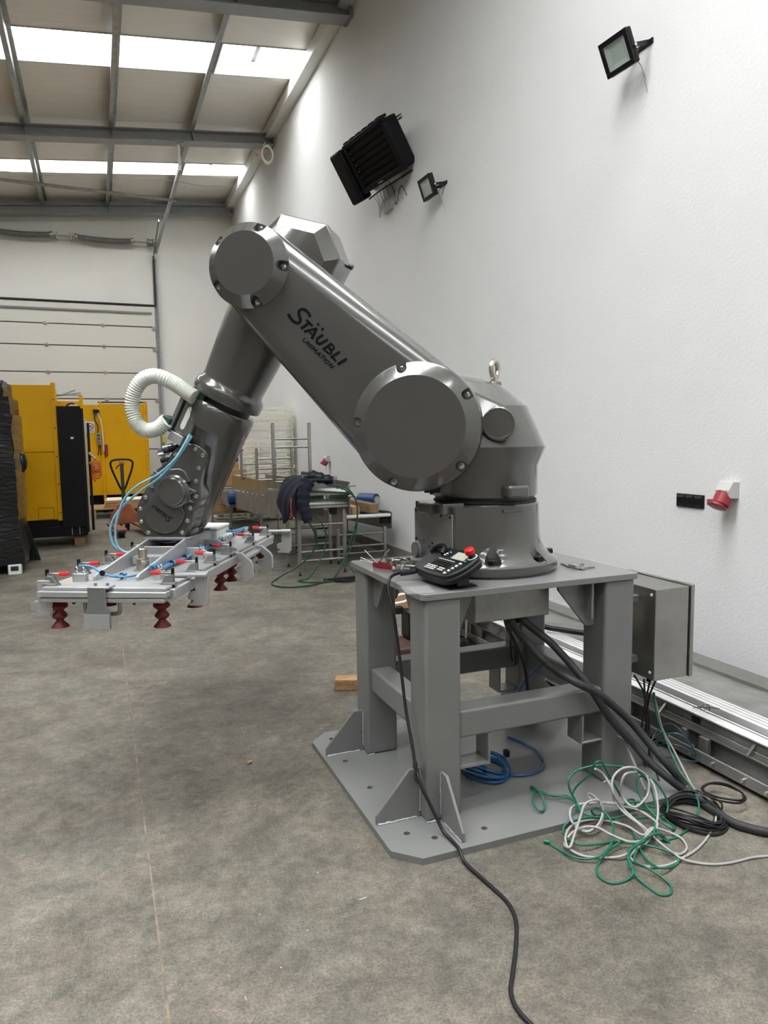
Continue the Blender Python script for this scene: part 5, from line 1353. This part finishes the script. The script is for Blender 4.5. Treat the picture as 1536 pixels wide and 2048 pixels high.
# stack of cream plastic trays in the corner
RZ = R(0)
tray = thing('plastic_tray', 'cream plastic lattice tray in the tall stack by the corner', 'tray', (2.98, 13.3, .0), 0, 'cream trays in the tall corner stack')
mm = MB()
for z in (.008, .080): mm.box((0, -.27, z), (.79, .02, .016)); mm.box((0, .27, z), (.79, .02, .016)); mm.box((-.385, 0, z), (.02, .56, .016)); mm.box((.385, 0, z), (.02, .56, .016))
mm.build('rim', 'cream_plastic', tray)
mm = MB()
for k in (-.385, -.25, -.05, .10, .25, .385): mm.box((k, -.27, .044), (.016 if abs(k) < .3 else .03, .016, .06))
for k in range(6): mm.box((-.385, -.25 + .1 * k, .044), (.016, .05, .06))
for k in range(5): mm.box((-.30 + .15 * k, 0, .008), (.014, .54, .010))
for k in range(3): mm.box((0, -.13 + .13 * k, .008), (.76, .014, .010))
mm.build('lattice', 'cream_plastic', tray)
NT = 20
for i in range(NT):
    o = tray if i == 0 else dup(tray)
    o.location = (2.97 + .006 * math.sin(i * 2.3), 13.3 + .008 * math.cos(i * 1.7), .02 + .104 * i)
    if i == NT - 1: o['label'] = 'cream plastic lattice tray, topmost of the tall corner stack'
for i in range(14):
    o = dup(tray); o.location = (2.42 + .01 * math.sin(i), 14.0, .02 + .104 * i); o['group'] = 'cream trays in the shorter stack'
    o['label'] = 'cream plastic tray in the shorter stack behind the leg frames' if i < 13 else 'cream plastic tray, topmost of the shorter stack behind the leg frames'
# cardboard boxes on a low rack
def carton(label, c, size, rz=0, lab=True):
    r = thing('cardboard_box', label, 'box', (c[0], c[1], c[2]), rz, 'cardboard boxes by the corner')
    MB().box((0, 0, size[2] / 2), size).build('carton', 'cardboard', r, bevel=.006)
    MB().box((0, -size[1] / 2 - .001, size[2] / 2), (size[0], .002, .008)).build('flap_seam', 'wood_dark', r)
    MB().box((0, 0, size[2] + .001), (size[0], .05, .002)).build('packing_tape', 'cream_plastic', r)
    if lab: MB().box((size[0] * .28, -size[1] / 2 - .003, size[2] * .45), (size[0] * .22, .003, size[2] * .45)).build('paper_label', 'paper', r)
    return r
carton('flat brown cardboard box on top of the carton pile with a white label', (2.10, 13.0, .70), (.66, .5, .28))
carton('small brown cardboard box lying on the flat carton', (2.05, 13.05, .981), (.52, .4, .12), R(4), False)
carton('brown carton with a large white label inside the low rack', (1.98, 12.95, .24), (.40, .4, .26))
carton('brown carton beside the labelled one inside the low rack', (2.40, 12.95, .24), (.36, .4, .30), 0, False)
rk = thing('crate_rack', 'low stainless rack holding the brown cartons', 'rack', (0, 0, 0))
leg_frame(rk, 1.80, 2.60, 12.70, 0, .70, (.22, .66)); leg_frame(rk, 1.80, 2.60, 13.3, 0, .70, (.22, .66))
bx('rack_shelf', (2.20, 13.0, .228), (.84, .64, .02), 'wood_dark', rk, bevel=.003); bx('rack_top', (2.20, 13.0, .688), (.84, .64, .02), 'wood_dark', rk, bevel=.003)
mm = MB(); rnd = random.Random(6)
pts = [(rnd.gauss(0, 1), rnd.gauss(0, 1), rnd.gauss(0, 1)) for _ in range(60)]
pts = [Vector(p).normalized() for p in pts]
mm.hull([(2.05 + .16 * p.x, 13.1 + .14 * p.y, 1.17 + .075 * p.z) for p in pts]); tag(mm.build('plastic_bag', 'cream_plastic', ang=60), 'crumpled clear plastic bag on the small cardboard box', 'bag')
tag(bx('blue_bag', (2.27, 13.0, 1.15), (.10, .12, .09), 'motor_blue', rot=R(30), bevel=.02), 'small dark blue bundle beside the plastic bag', 'bundle')
# red chalk mark on the plaster
tag(bx('red_wall_mark', (WX - .001, 7.75, .99), (.002, .25, .035), 'red_tape', rot=Matrix.Rotation(R(7), 3, 'X')), 'red chalk streak on the wall behind the shoulder joint', 'mark')

# ------------------------------------------------------------------ long conveyor frame lying on the floor along the wall
fc = thing('conveyor_frame', 'long dismantled stainless conveyor frame lying on the floor along the wall', 'conveyor frame', (2.9, 3.4, 0))
OX, OY = 2.9, 3.4
def fb(nm, lo, hi, material, bevel=.002, parent=fc):
    c = [(a + b) / 2 for a, b in zip(lo, hi)]; s_ = [abs(b - a) for a, b in zip(lo, hi)]
    return MB().box((c[0] - OX, c[1] - OY, c[2]), s_).build(nm, material, parent, bevel=bevel, ang=30)
Y0, Y1 = .6, 6.4
fb('bolt_plate', (2.450, Y0, .022), (2.462, Y1, .072), 'stainless_dull')
fb('foot_flange', (2.462, Y0, .030), (2.53, Y1, .038), 'stainless_dull')
fb('side_web', (2.525, Y0, .038), (2.531, Y1, .150), 'stainless_dull')
fb('mid_flange', (2.490, Y0, .128), (2.540, Y1, .136), 'stainless')
fb('upper_web', (2.535, Y0, .136), (2.541, Y1, .195), 'stainless_dull')
fb('top_strip', (2.520, Y0, .195), (2.575, Y1, .203), 'bright_rail')
fb('channel', (2.575, Y0, .165), (2.66, Y1, .172), 'black_steel')
fb('inner_lip', (2.600, Y0, .172), (2.612, Y1, .196), 'bright_rail', .001)
fb('slide_rail', (2.66, Y0, .172), (2.765, Y1, .206), 'bright_rail')
for k in range(3): fb('rail_groove', (2.685 + .028 * k, Y0, .2055), (2.690 + .028 * k, Y1, .2065), 'stainless_dull', 0)
mm = MB(); mm.prism([(2.79 - OX, .170), (2.84 - OX, .176), (3.20 - OX, .140), (3.20 - OX, .128), (2.84 - OX, .164), (2.79 - OX, .158)], (0, Y0 - OY, 0), (1, 0, 0), (0, 0, 1), 0, -(Y1 - Y0)); mm.build('pan', 'stainless_dull', fc)
mm = MB(); mm.prism([(3.20 - OX, .03), (3.215 - OX, .03), (3.215 - OX, .148), (3.30 - OX, .165), (3.30 - OX, .175), (3.20 - OX, .158)], (0, Y0 - OY, 0), (1, 0, 0), (0, 0, 1), 0, -(Y1 - Y0)); mm.build('far_rail', 'stainless', fc)
fb('far_angle', (3.31, Y0, .05), (3.39, Y1, .115), 'stainless', .004)
fb('far_lip', (3.395, Y0, .10), (3.41, Y1, .135), 'stainless_dull', .002)
k = 0; y = Y0 + .12
while y < Y1:
    MB().cyl((2.434 - OX, y - OY, .047), (2.451 - OX, y - OY, .047), .0085, seg=8).build('hex_bolt_head', 'chrome', fc); y += .118 if k % 2 else .165; k += 1
y = Y0 + .2; k = 0
while y < 4.6:
    fb('web_post', (2.475, y, .038), (2.50, y + .05, .128), 'stainless_dull')
    fb('web_post', (2.475, y + .13, .038), (2.50, y + .155, .128), 'stainless_dull')
    mm = MB(); mm.prism([(0, 0), (.045, 0), (.0, .045)], (2.535 - OX, y + .32 - OY, .137), (-1, 0, 0), (0, 0, 1), -.006, .006); mm.build('corner_tab', 'stainless', fc)
    fb('marker_plate', (2.530, y + .10, .155), (2.5345, y + .15, .180), 'black_oxide', .001)
    for q in (.40, .44): MB().cyl((2.495 - OX, y + q - OY, .038), (2.495 - OX, y + q - OY, .052), .009, seg=6).build('hex_nut', 'chrome', fc)
    fb('top_slot', (2.58, y + .15, .1722), (2.655, y + .42, .1735), 'rubber', 0)
    y += .52; k += 1
for y in (2.62, 2.98, 4.2, 4.55, 5.2):
    MB().lathe([(.020, 0), (.020, .006), (.012, .008), (.012, .014), (.005, .014), (.005, .010), (0, .010)], (3.20 - OX, y - OY, .115), (-1, 0, .1), 16).build('rail_bolt', 'chrome', fc)
    fb('bolt_clip', (3.192, y - .035, .108), (3.198, y + .035, .118), 'chrome', .001)
MB().lathe([(.016, 0), (.016, .02), (.011, .022), (.011, .04)], (2.80 - OX, 2.75 - OY, .17), (-.5, -.5, .3), 8).build('rail_knob', 'black_plastic', fc)
# short wires sprouting from the frame
for k in range(4):
    cable('loose_wire', [(2.62, 2.52 + .02 * k, .18), (2.60 - .02 * k, 2.50, .22), (2.57, 2.47 - .02 * k, .245), (2.54 + .03 * k, 2.44, .22)], .0018, 'cable_black' if k % 2 else 'cable_grey', ('thin grey wire end sticking out of the long conveyor frame', 'thin black wire end sticking out of the long conveyor frame')[k % 2], 'wire', 'wire ends on the conveyor frame')
# levelling foot and small things seen under the pedestal
lf = thing('levelling_support', 'black levelling foot with a threaded rod standing behind the pedestal', 'support', (2.40, 4.50, 0))
MB().lathe([(.075, 0), (.075, .018), (.045, .03), (.030, .05), (.012, .055)], (0, 0, 0), (0, 0, 1), 24).build('foot_base', 'black_plastic', lf)
MB().cyl((0, 0, .05), (.01, 0, .30), .010, seg=8).build('threaded_rod', 'chrome', lf)
MB().box((.05, .12, .30), (.5, .5, .02)).build('carried_plate', 'stainless_dull', lf)
tag(MB().box((1.325, 3.99, .035), (.15, .085, .07), R(-24)).build('wood_block', 'wood_fresh', bevel=.006), 'short offcut of fresh pine beside the pedestal leg', 'wood block')
bm_ = thing('machine_part', 'brown and black machine part with a white hook seen behind the pedestal leg', 'machine part', (1.92, 4.4, 0))
MB().box((0, .0, .06), (.30, .3, .12)).build('brown_base', 'rust_brown', bm_, bevel=.015)
MB().box((.06, .05, .22), (.16, .16, .20)).build('black_motor', 'black_plastic', bm_, bevel=.02)
MB().box((.0, .20, .36), (.30, .02, .18)).build('cardboard_sheet', 'cardboard', bm_, bevel=.002)
MB().tube(smooth_path([(-.16, 0, .385), (-.06, 0, .39), (-.02, 0, .405), (-.02, 0, .43), (-.05, 0, .445), (-.09, 0, .44)], 5), .010, 8).build('white_hook', 'white_plastic', bm_)
MB().box((-.08, .02, .335), (.06, .05, .05)).build('black_block', 'black_plastic', bm_, bevel=.008)
sn = thing('sensor_probe', 'black sensor with a cable hanging under the pedestal top', 'sensor', (1.86, 3.02, .66))
MB().lathe([(.006, -.02), (.010, 0), (.013, .03), (.013, .09), (.016, .095), (.016, .12), (.010, .125), (.010, .23)], (0, 0, 0), (0, 0, 1), 14).build('sensor_body', 'black_plastic', sn)
MB().tube(smooth_path([(0, 0, -.01), (.003, 0, -.10), (.0, 0, -.22), (.01, 0, -.28)], 5), .004, 6).build('sensor_lead', 'cable_black', sn)
cable('floor_wire', [(1.75, 3.60, .006), (1.72, 3.50, .02), (1.80, 3.42, .012), (1.95, 3.43, .008), (2.1, 3.5, .008)], .006, 'cable_black', 'short black wire lying on the floor behind the pedestal')
cable('steel_rods', [(2.45, 4.2, .30), (2.7, 3.9, .24), (3.0, 3.6, .22)], .018, 'black_metal', 'dark rod lying across the long conveyor frame', 'rod', n=2)

# crumbs on the floor
tag(MB().hull([(.567, 3.215, .001), (.590, 3.235, .001), (.600, 3.228, .012), (.580, 3.21, .010), (.598, 3.245, .006), (.575, 3.225, .014)]).build('wood_chip', 'wood_fresh'), 'small pale wood chip lying on the open floor', 'wood chip')
mm = MB(); rnd = random.Random(31)
for k in range(20):
    x, y = rnd.uniform(.25, 1.6), rnd.uniform(1.7, 3.6)
    if .88 < x < 2.3 and 2.15 < y < 3.4: continue
    r = rnd.uniform(.0012, .003); l = rnd.choice((1, 1, 3, 5))
    mm.box((x, y, r * .5), (r * 2 * l, r * 2, r), rnd.uniform(0, PI))
tag(mm.build('floor_debris', 'cable_grey'), 'tiny pale crumbs and shavings scattered over the floor', 'debris', kind='stuff')
# ------------------------------------------------------------------ cables on the floor beside the pedestal
CABLES = {
    'green1': [(2.221, 2.42, 0.366), (2.225, 2.41, 0.292), (2.229, 2.4, 0.247), (2.233, 2.36, 0.182), (2.217, 2.3, 0.131), (2.193, 2.22, 0.086), (2.191, 2.17, 0.064), (2.174, 2.12, 0.046), (2.127, 2.058, 0.034), (2.048, 2.005, 0.014), (1.985, 1.984, 0.004), (1.919, 1.967, 0.004), (1.865, 1.971, 0.004), (1.832, 1.998, 0.004), (1.789, 1.991, 0.004), (1.74, 1.944, 0.014), (1.713, 1.874, 0.014), (1.713, 1.815, 0.024), (1.79, 1.831, 0.004), (1.82, 1.846, 0.014), (1.81, 1.879, 0.024), (1.77, 1.938, 0.024), (1.706, 1.965, 0.034), (1.686, 2.034, 0.004), (1.62, 2.03, 0.014), (1.555, 2.035, 0.024), (1.532, 2.076, 0.024), (1.556, 2.148, 0.014), (1.581, 2.171, 0.024), (1.632, 2.171, 0.034), (1.706, 2.16, 0.034), (1.773, 2.141, 0.024), (1.818, 2.136, 0.024), (1.853, 2.118, 0.034)],
    'green2': [(1.471, 2.12, 0.004), (1.482, 2.06, 0.004), (1.49, 1.998, 0.014), (1.527, 1.969, 0.014), (1.567, 1.953, 0.024), (1.612, 1.963, 0.034), (1.67, 2.011, 0.034), (1.733, 2.087, 0.034), (1.737, 2.128, 0.054), (1.736, 2.178, 0.054), (1.686, 2.151, 0.071), (1.717, 2.17, 0.034), (1.778, 2.148, 0.014), (1.794, 2.086, 0.014), (1.783, 2.025, 0.014), (1.735, 1.952, 0.024), (1.653, 1.876, 0.034), (1.671, 1.836, 0.024), (1.691, 1.791, 0.014), (1.696, 1.749, 0.004), (1.663, 1.717, 0.004), (1.629, 1.727, 0.004), (1.622, 1.78, 0.004), (1.62, 1.837, 0.014), (1.645, 1.897, 0.024), (1.686, 1.931, 0.034), (1.77, 1.956, 0.034), (1.842, 1.988, 0.034), (1.909, 2.066, 0.034)],
    'green3': [(1.871, 2.21, 0.061), (1.838, 2.203, 0.111), (1.813, 2.215, 0.161), (1.76, 2.192, 0.231), (1.729, 2.19, 0.231), (1.734, 2.227, 0.171), (1.699, 2.263, 0.111), (1.68, 2.264, 0.071), (1.669, 2.22, 0.051), (1.659, 2.175, 0.051), (1.666, 2.217, 0.071), (1.645, 2.234, 0.121), (1.645, 2.24, 0.161), (1.692, 2.255, 0.181), (1.755, 2.228, 0.201), (1.817, 2.201, 0.201), (1.895, 2.191, 0.181), (1.932, 2.164, 0.161), (1.981, 2.172, 0.104), (1.982, 2.148, 0.064), (1.954, 2.112, 0.044), (1.907, 2.142, 0.061), (1.861, 2.167, 0.051), (1.855, 2.16, 0.034), (1.874, 2.132, 0.044), (1.907, 2.171, 0.054), (1.86, 2.156, 0.071), (1.877, 2.146, 0.051), (1.953, 2.095, 0.024), (1.979, 2.067, 0.004), (1.972, 2.023, 0.004), (1.94, 2.008, 0.014), (1.921, 2.061, 0.034), (1.912, 2.119, 0.064), (1.91, 2.156, 0.104), (1.923, 2.173, 0.144), (1.967, 2.154, 0.144), (2.001, 2.132, 0.104), (2.016, 2.109, 0.054), (1.996, 2.091, 0.024), (1.945, 2.087, 0.024), (1.885, 2.096, 0.024), (1.842, 2.095, 0.034)],
    'green4': [(1.675, 2.195, 0.041), (1.687, 2.257, 0.051), (1.697, 2.327, 0.041), (1.645, 2.349, 0.041), (1.623, 2.398, 0.041), (1.578, 2.38, 0.051), (1.536, 2.322, 0.051), (1.531, 2.278, 0.041), (1.555, 2.28, 0.031), (1.58, 2.308, 0.041), (1.589, 2.347, 0.061), (1.605, 2.408, 0.051), (1.615, 2.458, 0.031), (1.625, 2.467, 0.031), (1.62, 2.424, 0.041), (1.616, 2.356, 0.051), (1.653, 2.325, 0.051), (1.685, 2.288, 0.051), (1.683, 2.229, 0.051), (1.677, 2.187, 0.041), (1.714, 2.15, 0.034)],
    'green5': [(1.729, 1.992, 0.024), (1.693, 1.995, 0.024), (1.623, 1.976, 0.014), (1.55, 1.939, 0.004), (1.51, 1.885, 0.004), (1.525, 1.836, 0.004), (1.574, 1.829, 0.004), (1.615, 1.839, 0.014), (1.639, 1.877, 0.024), (1.667, 1.922, 0.024), (1.744, 1.954, 0.034), (1.83, 1.961, 0.044), (1.882, 1.963, 0.004), (1.877, 1.953, 0.004), (1.856, 1.975, 0.024), (1.874, 2.027, 0.034)],
    'grey1': [(2.234, 2.44, 0.358), (2.252, 2.43, 0.278), (2.277, 2.42, 0.183), (2.288, 2.36, 0.108), (2.272, 2.28, 0.051), (2.261, 2.22, 0.011), (2.269, 2.17, -0.006), (2.229, 2.091, 0.015), (2.184, 2.025, 0.01), (2.074, 1.945, 0.005), (1.952, 1.883, 0.005), (1.852, 1.855, 0.005), (1.769, 1.842, 0.005), (1.711, 1.855, 0.005), (1.683, 1.883, 0.005), (1.672, 1.919, 0.015), (1.714, 1.936, 0.025), (1.827, 1.993, 0.035), (1.889, 2.025, 0.025), (1.896, 2.043, 0.035), (1.882, 2.113, 0.045), (1.851, 2.155, 0.045), (1.798, 2.173, 0.062), (1.739, 2.226, 0.052), (1.67, 2.233, 0.052), (1.634, 2.211, 0.042), (1.598, 2.157, 0.042), (1.624, 2.138, 0.015), (1.649, 2.107, 0.015), (1.702, 2.119, 0.025), (1.748, 2.162, 0.035), (1.738, 2.172, 0.082), (1.76, 2.243, 0.072), (1.761, 2.271, 0.062), (1.757, 2.248, 0.052), (1.756, 2.205, 0.062)],
    'grey2': [(2.133, 1.747, 0.005), (2.07, 1.762, 0.005), (1.993, 1.766, 0.005), (1.922, 1.782, 0.005), (1.873, 1.812, 0.005), (1.83, 1.841, 0.015), (1.816, 1.893, 0.025), (1.824, 1.963, 0.025), (1.826, 2.02, 0.035), (1.835, 2.097, 0.035), (1.826, 2.146, 0.055), (1.781, 2.144, 0.122), (1.799, 2.172, 0.162), (1.839, 2.175, 0.192), (1.881, 2.155, 0.202), (1.954, 2.168, 0.155), (1.967, 2.133, 0.125), (1.956, 2.101, 0.085), (1.929, 2.065, 0.045), (1.883, 2.028, 0.025), (1.793, 1.964, 0.025), (1.735, 1.952, 0.015), (1.65, 1.934, 0.015), (1.598, 1.963, 0.005), (1.536, 2.0, 0.005), (1.507, 2.042, 0.015), (1.516, 2.081, 0.025), (1.567, 2.136, 0.025), (1.627, 2.164, 0.025), (1.69, 2.162, 0.025), (1.757, 2.142, 0.015), (1.787, 2.069, 0.025), (1.799, 1.998, 0.025), (1.85, 2.01, 0.035), (1.911, 1.995, 0.015), (1.937, 1.952, 0.005), (1.908, 1.896, 0.005), (1.856, 1.876, 0.005), (1.82, 1.897, 0.015)],
    'grey3': [(1.727, 2.186, 0.212), (1.78, 2.206, 0.172), (1.789, 2.164, 0.132), (1.815, 2.174, 0.065), (1.816, 2.113, 0.045), (1.825, 2.047, 0.035), (1.819, 2.003, 0.025), (1.775, 1.971, 0.025), (1.711, 1.97, 0.035), (1.682, 2.03, 0.035), (1.667, 2.09, 0.035), (1.622, 2.114, 0.035), (1.565, 2.111, 0.025), (1.51, 2.078, 0.015), (1.504, 2.038, 0.025), (1.555, 2.078, 0.045), (1.618, 2.131, 0.065), (1.657, 2.151, 0.102), (1.728, 2.17, 0.092), (1.749, 2.164, 0.055), (1.695, 2.116, 0.035), (1.626, 2.098, 0.025), (1.606, 2.146, 0.025), (1.612, 2.187, 0.052), (1.67, 2.233, 0.052), (1.752, 2.2, 0.062), (1.839, 2.162, 0.062)],
    'grey4': [(1.925, 2.175, 0.165), (1.847, 2.154, 0.182), (1.828, 2.156, 0.142), (1.842, 2.166, 0.085), (1.856, 2.112, 0.065), (1.929, 2.128, 0.085), (1.951, 2.14, 0.125), (1.95, 2.154, 0.155)],
    'conduit_long': [(1.66, 2.6, 0.76), (1.649, 2.58, 0.719), (1.729, 2.5, 0.634), (1.773, 2.42, 0.559), (1.828, 2.345, 0.46), (1.923, 2.335, 0.321), (2.013, 2.31, 0.218), (2.054, 2.26, 0.151), (2.104, 2.204, 0.095), (2.175, 2.162, 0.033), (2.188, 2.065, 0.018), (2.18, 1.955, 0.018), (2.206, 1.89, 0.018), (2.257, 1.835, 0.018), (2.382, 1.762, 0.018)],
    'conduit_short': [(1.6, 2.6, 0.76), (1.6, 2.58, 0.701), (1.671, 2.52, 0.591), (1.716, 2.44, 0.531), (1.756, 2.345, 0.5), (1.863, 2.335, 0.437), (2.009, 2.33, 0.309), (2.07, 2.28, 0.22), (2.106, 2.22, 0.154), (2.159, 2.194, 0.085), (2.176, 2.18, 0.06)],
    'conduit_thin': [(1.58, 2.62, 0.76), (1.58, 2.6, 0.698), (1.654, 2.65, 0.599), (1.765, 2.75, 0.454), (1.819, 2.8, 0.311), (1.831, 2.8, 0.188)],
}
BLUE_ARC = [(1.952, 2.881, 0.035), (1.791, 2.928, 0.035), (1.826, 2.822, 0.035), (1.825, 2.715, 0.035), (1.795, 2.627, 0.035), (1.716, 2.565, 0.035), (1.632, 2.564, 0.035), (1.562, 2.613, 0.035), (1.531, 2.652, 0.04), (1.513, 2.718, 0.04)]
BLUE_ARC2 = [(1.741, 2.8, 0.296), (1.809, 2.8, 0.364), (1.868, 2.8, 0.409), (1.963, 2.82, 0.425), (2.114, 2.9, 0.382), (2.266, 3.0, 0.295)]
HANGING = [[(2.164, 2.42, 0.435), (2.172, 2.42, 0.339), (2.199, 2.44, 0.214), (2.203, 2.46, 0.089), (2.181, 2.4, -0.02)], [(2.197, 2.42, 0.422), (2.178, 2.42, 0.339), (2.176, 2.44, 0.218), (2.185, 2.46, 0.139), (2.209, 2.42, 0.012)], [(2.212, 2.4, 0.43), (2.194, 2.42, 0.348), (2.204, 2.44, 0.236), (2.188, 2.4, 0.117), (2.149, 2.3, 0.032)], [(2.144, 2.46, 0.444), (2.189, 2.44, 0.353), (2.215, 2.44, 0.234), (2.184, 2.4, 0.072)]]
cable('green_cable', CABLES['green1'], .0042, 'cable_green', 'green cable dropping from the stainless cabinet into the floor tangle', group='green signal cables')
cable('green_cable', CABLES['green2'], .0042, 'cable_green', 'green cable with a plug end lying furthest left of the tangle', group='green signal cables')
cable('green_cable', CABLES['green3'], .0042, 'cable_green', 'green cable forming the high arch over the tangle beside the leg', group='green signal cables')
cable('green_cable', CABLES['green4'], .0042, 'cable_green', 'green cable with a small loop lying on the bottom plate', group='green signal cables')
cable('green_cable', CABLES['green5'], .0042, 'cable_green', 'green cable with the round loop at the front of the tangle', group='green signal cables')
tip = CABLES['green2'][0]
cable('cable_plug', [(tip[0] - .012, tip[1] + .012, .008), (tip[0] + .004, tip[1] - .004, .008)], .0075, 'cable_green', 'green plug on the loose end of the green cable', 'plug', n=2)
cable('grey_cable', CABLES['grey1'], .0048, 'cable_grey', 'grey cable dropping from the stainless cabinet around the tangle', group='grey cables')
cable('grey_cable', CABLES['grey2'], .0048, 'cable_grey', 'grey cable leaving the tangle along the floor out of the picture', group='grey cables')
cable('grey_cable', CABLES['grey3'], .0048, 'cable_grey', 'grey cable looping low over the bottom plate edge', group='grey cables')
cable('grey_cable', CABLES['grey4'], .0048, 'cable_grey', 'short grey cable loop standing up in front of the leg', group='grey cables')
cable('black_conduit', CABLES['conduit_long'], .0165, 'conduit', 'thick black conduit from the gland box running off along the floor', 'conduit', 'black robot conduits', seg=12)
cable('black_conduit', CABLES['conduit_short'], .0165, 'conduit', 'thick black conduit from the gland box ending among the black coils', 'conduit', 'black robot conduits', seg=12)
cable('black_conduit', CABLES['conduit_thin'], .008, 'conduit', 'thin dark conduit hanging straight down below the gland box', 'conduit', 'black robot conduits', seg=8)
for k, L in enumerate(HANGING):
    cable('black_cable', L, .0045, 'cable_black', ('black cable hanging first from the left under the stainless cabinet', 'black cable hanging second under the stainless cabinet', 'black cable hanging from the front corner of the stainless cabinet', 'black cable hanging behind the others under the stainless cabinet')[k], group='black cables under the cabinet')
# coils
def coil(name, c, rx, ry, turns, r, material, label, h=.02, jit=.01, seed=1, cat='coil', tilt=0.0):
    rnd = random.Random(seed); pts = []
    n = 14
    for i in range(turns * n):
        a = 2 * PI * i / n; k = rnd.uniform(-1, 1)
        s_ = 1 - .35 * ((i // n) % 5) / 5 + .03 * k
        pts.append((c[0] + rx * s_ * math.cos(a) + jit * math.sin(i * .37), c[1] + ry * s_ * math.sin(a) + jit * math.cos(i * .29), c[2] + r + h * (i / (turns * n)) * (.6 + .4 * math.sin(i * .9)) + tilt * math.sin(a)))
    return cable(name, pts, r, material, label, cat, n=3, seg=6)
coil('black_cable_coil', (2.10, 2.06, .0), .115, .125, 13, .004, 'cable_black', 'messy coil of thin black cable on the floor beside the conduit', .055, .015, 3)
coil('black_cable_loop', (2.30, 2.10, .03), .075, .085, 2, .0042, 'cable_black', 'single black cable loop standing beside the black coil', .02, .0, 5)
coil('blue_hose_coil', (1.520, 2.675, .027), .105, .120, 9, .006, 'hose_navy', 'coiled blue air hose lying on the bottom plate behind the near leg', .05, .008, 4)
cable('blue_hose', BLUE_ARC[1:], .006, 'hose_navy', 'single loop of blue air hose lying beside the blue coil')
cable('blue_hose', BLUE_ARC2, .0055, 'hose_navy', 'blue air hose arching over the inner rail of the pedestal')
coil('clear_hose_loop', (2.38, 2.47, .03), .10, .12, 3, .0032, 'hose_teal', 'dark teal hose loops hanging behind the cabinet cables', .16, .01, 8)
tag(bx('hose_coupling', (1.655, 2.72, .066), (.02, .03, .03), 'black_plastic', bevel=.003), 'small black coupling beside the blue hose coil', 'coupling')
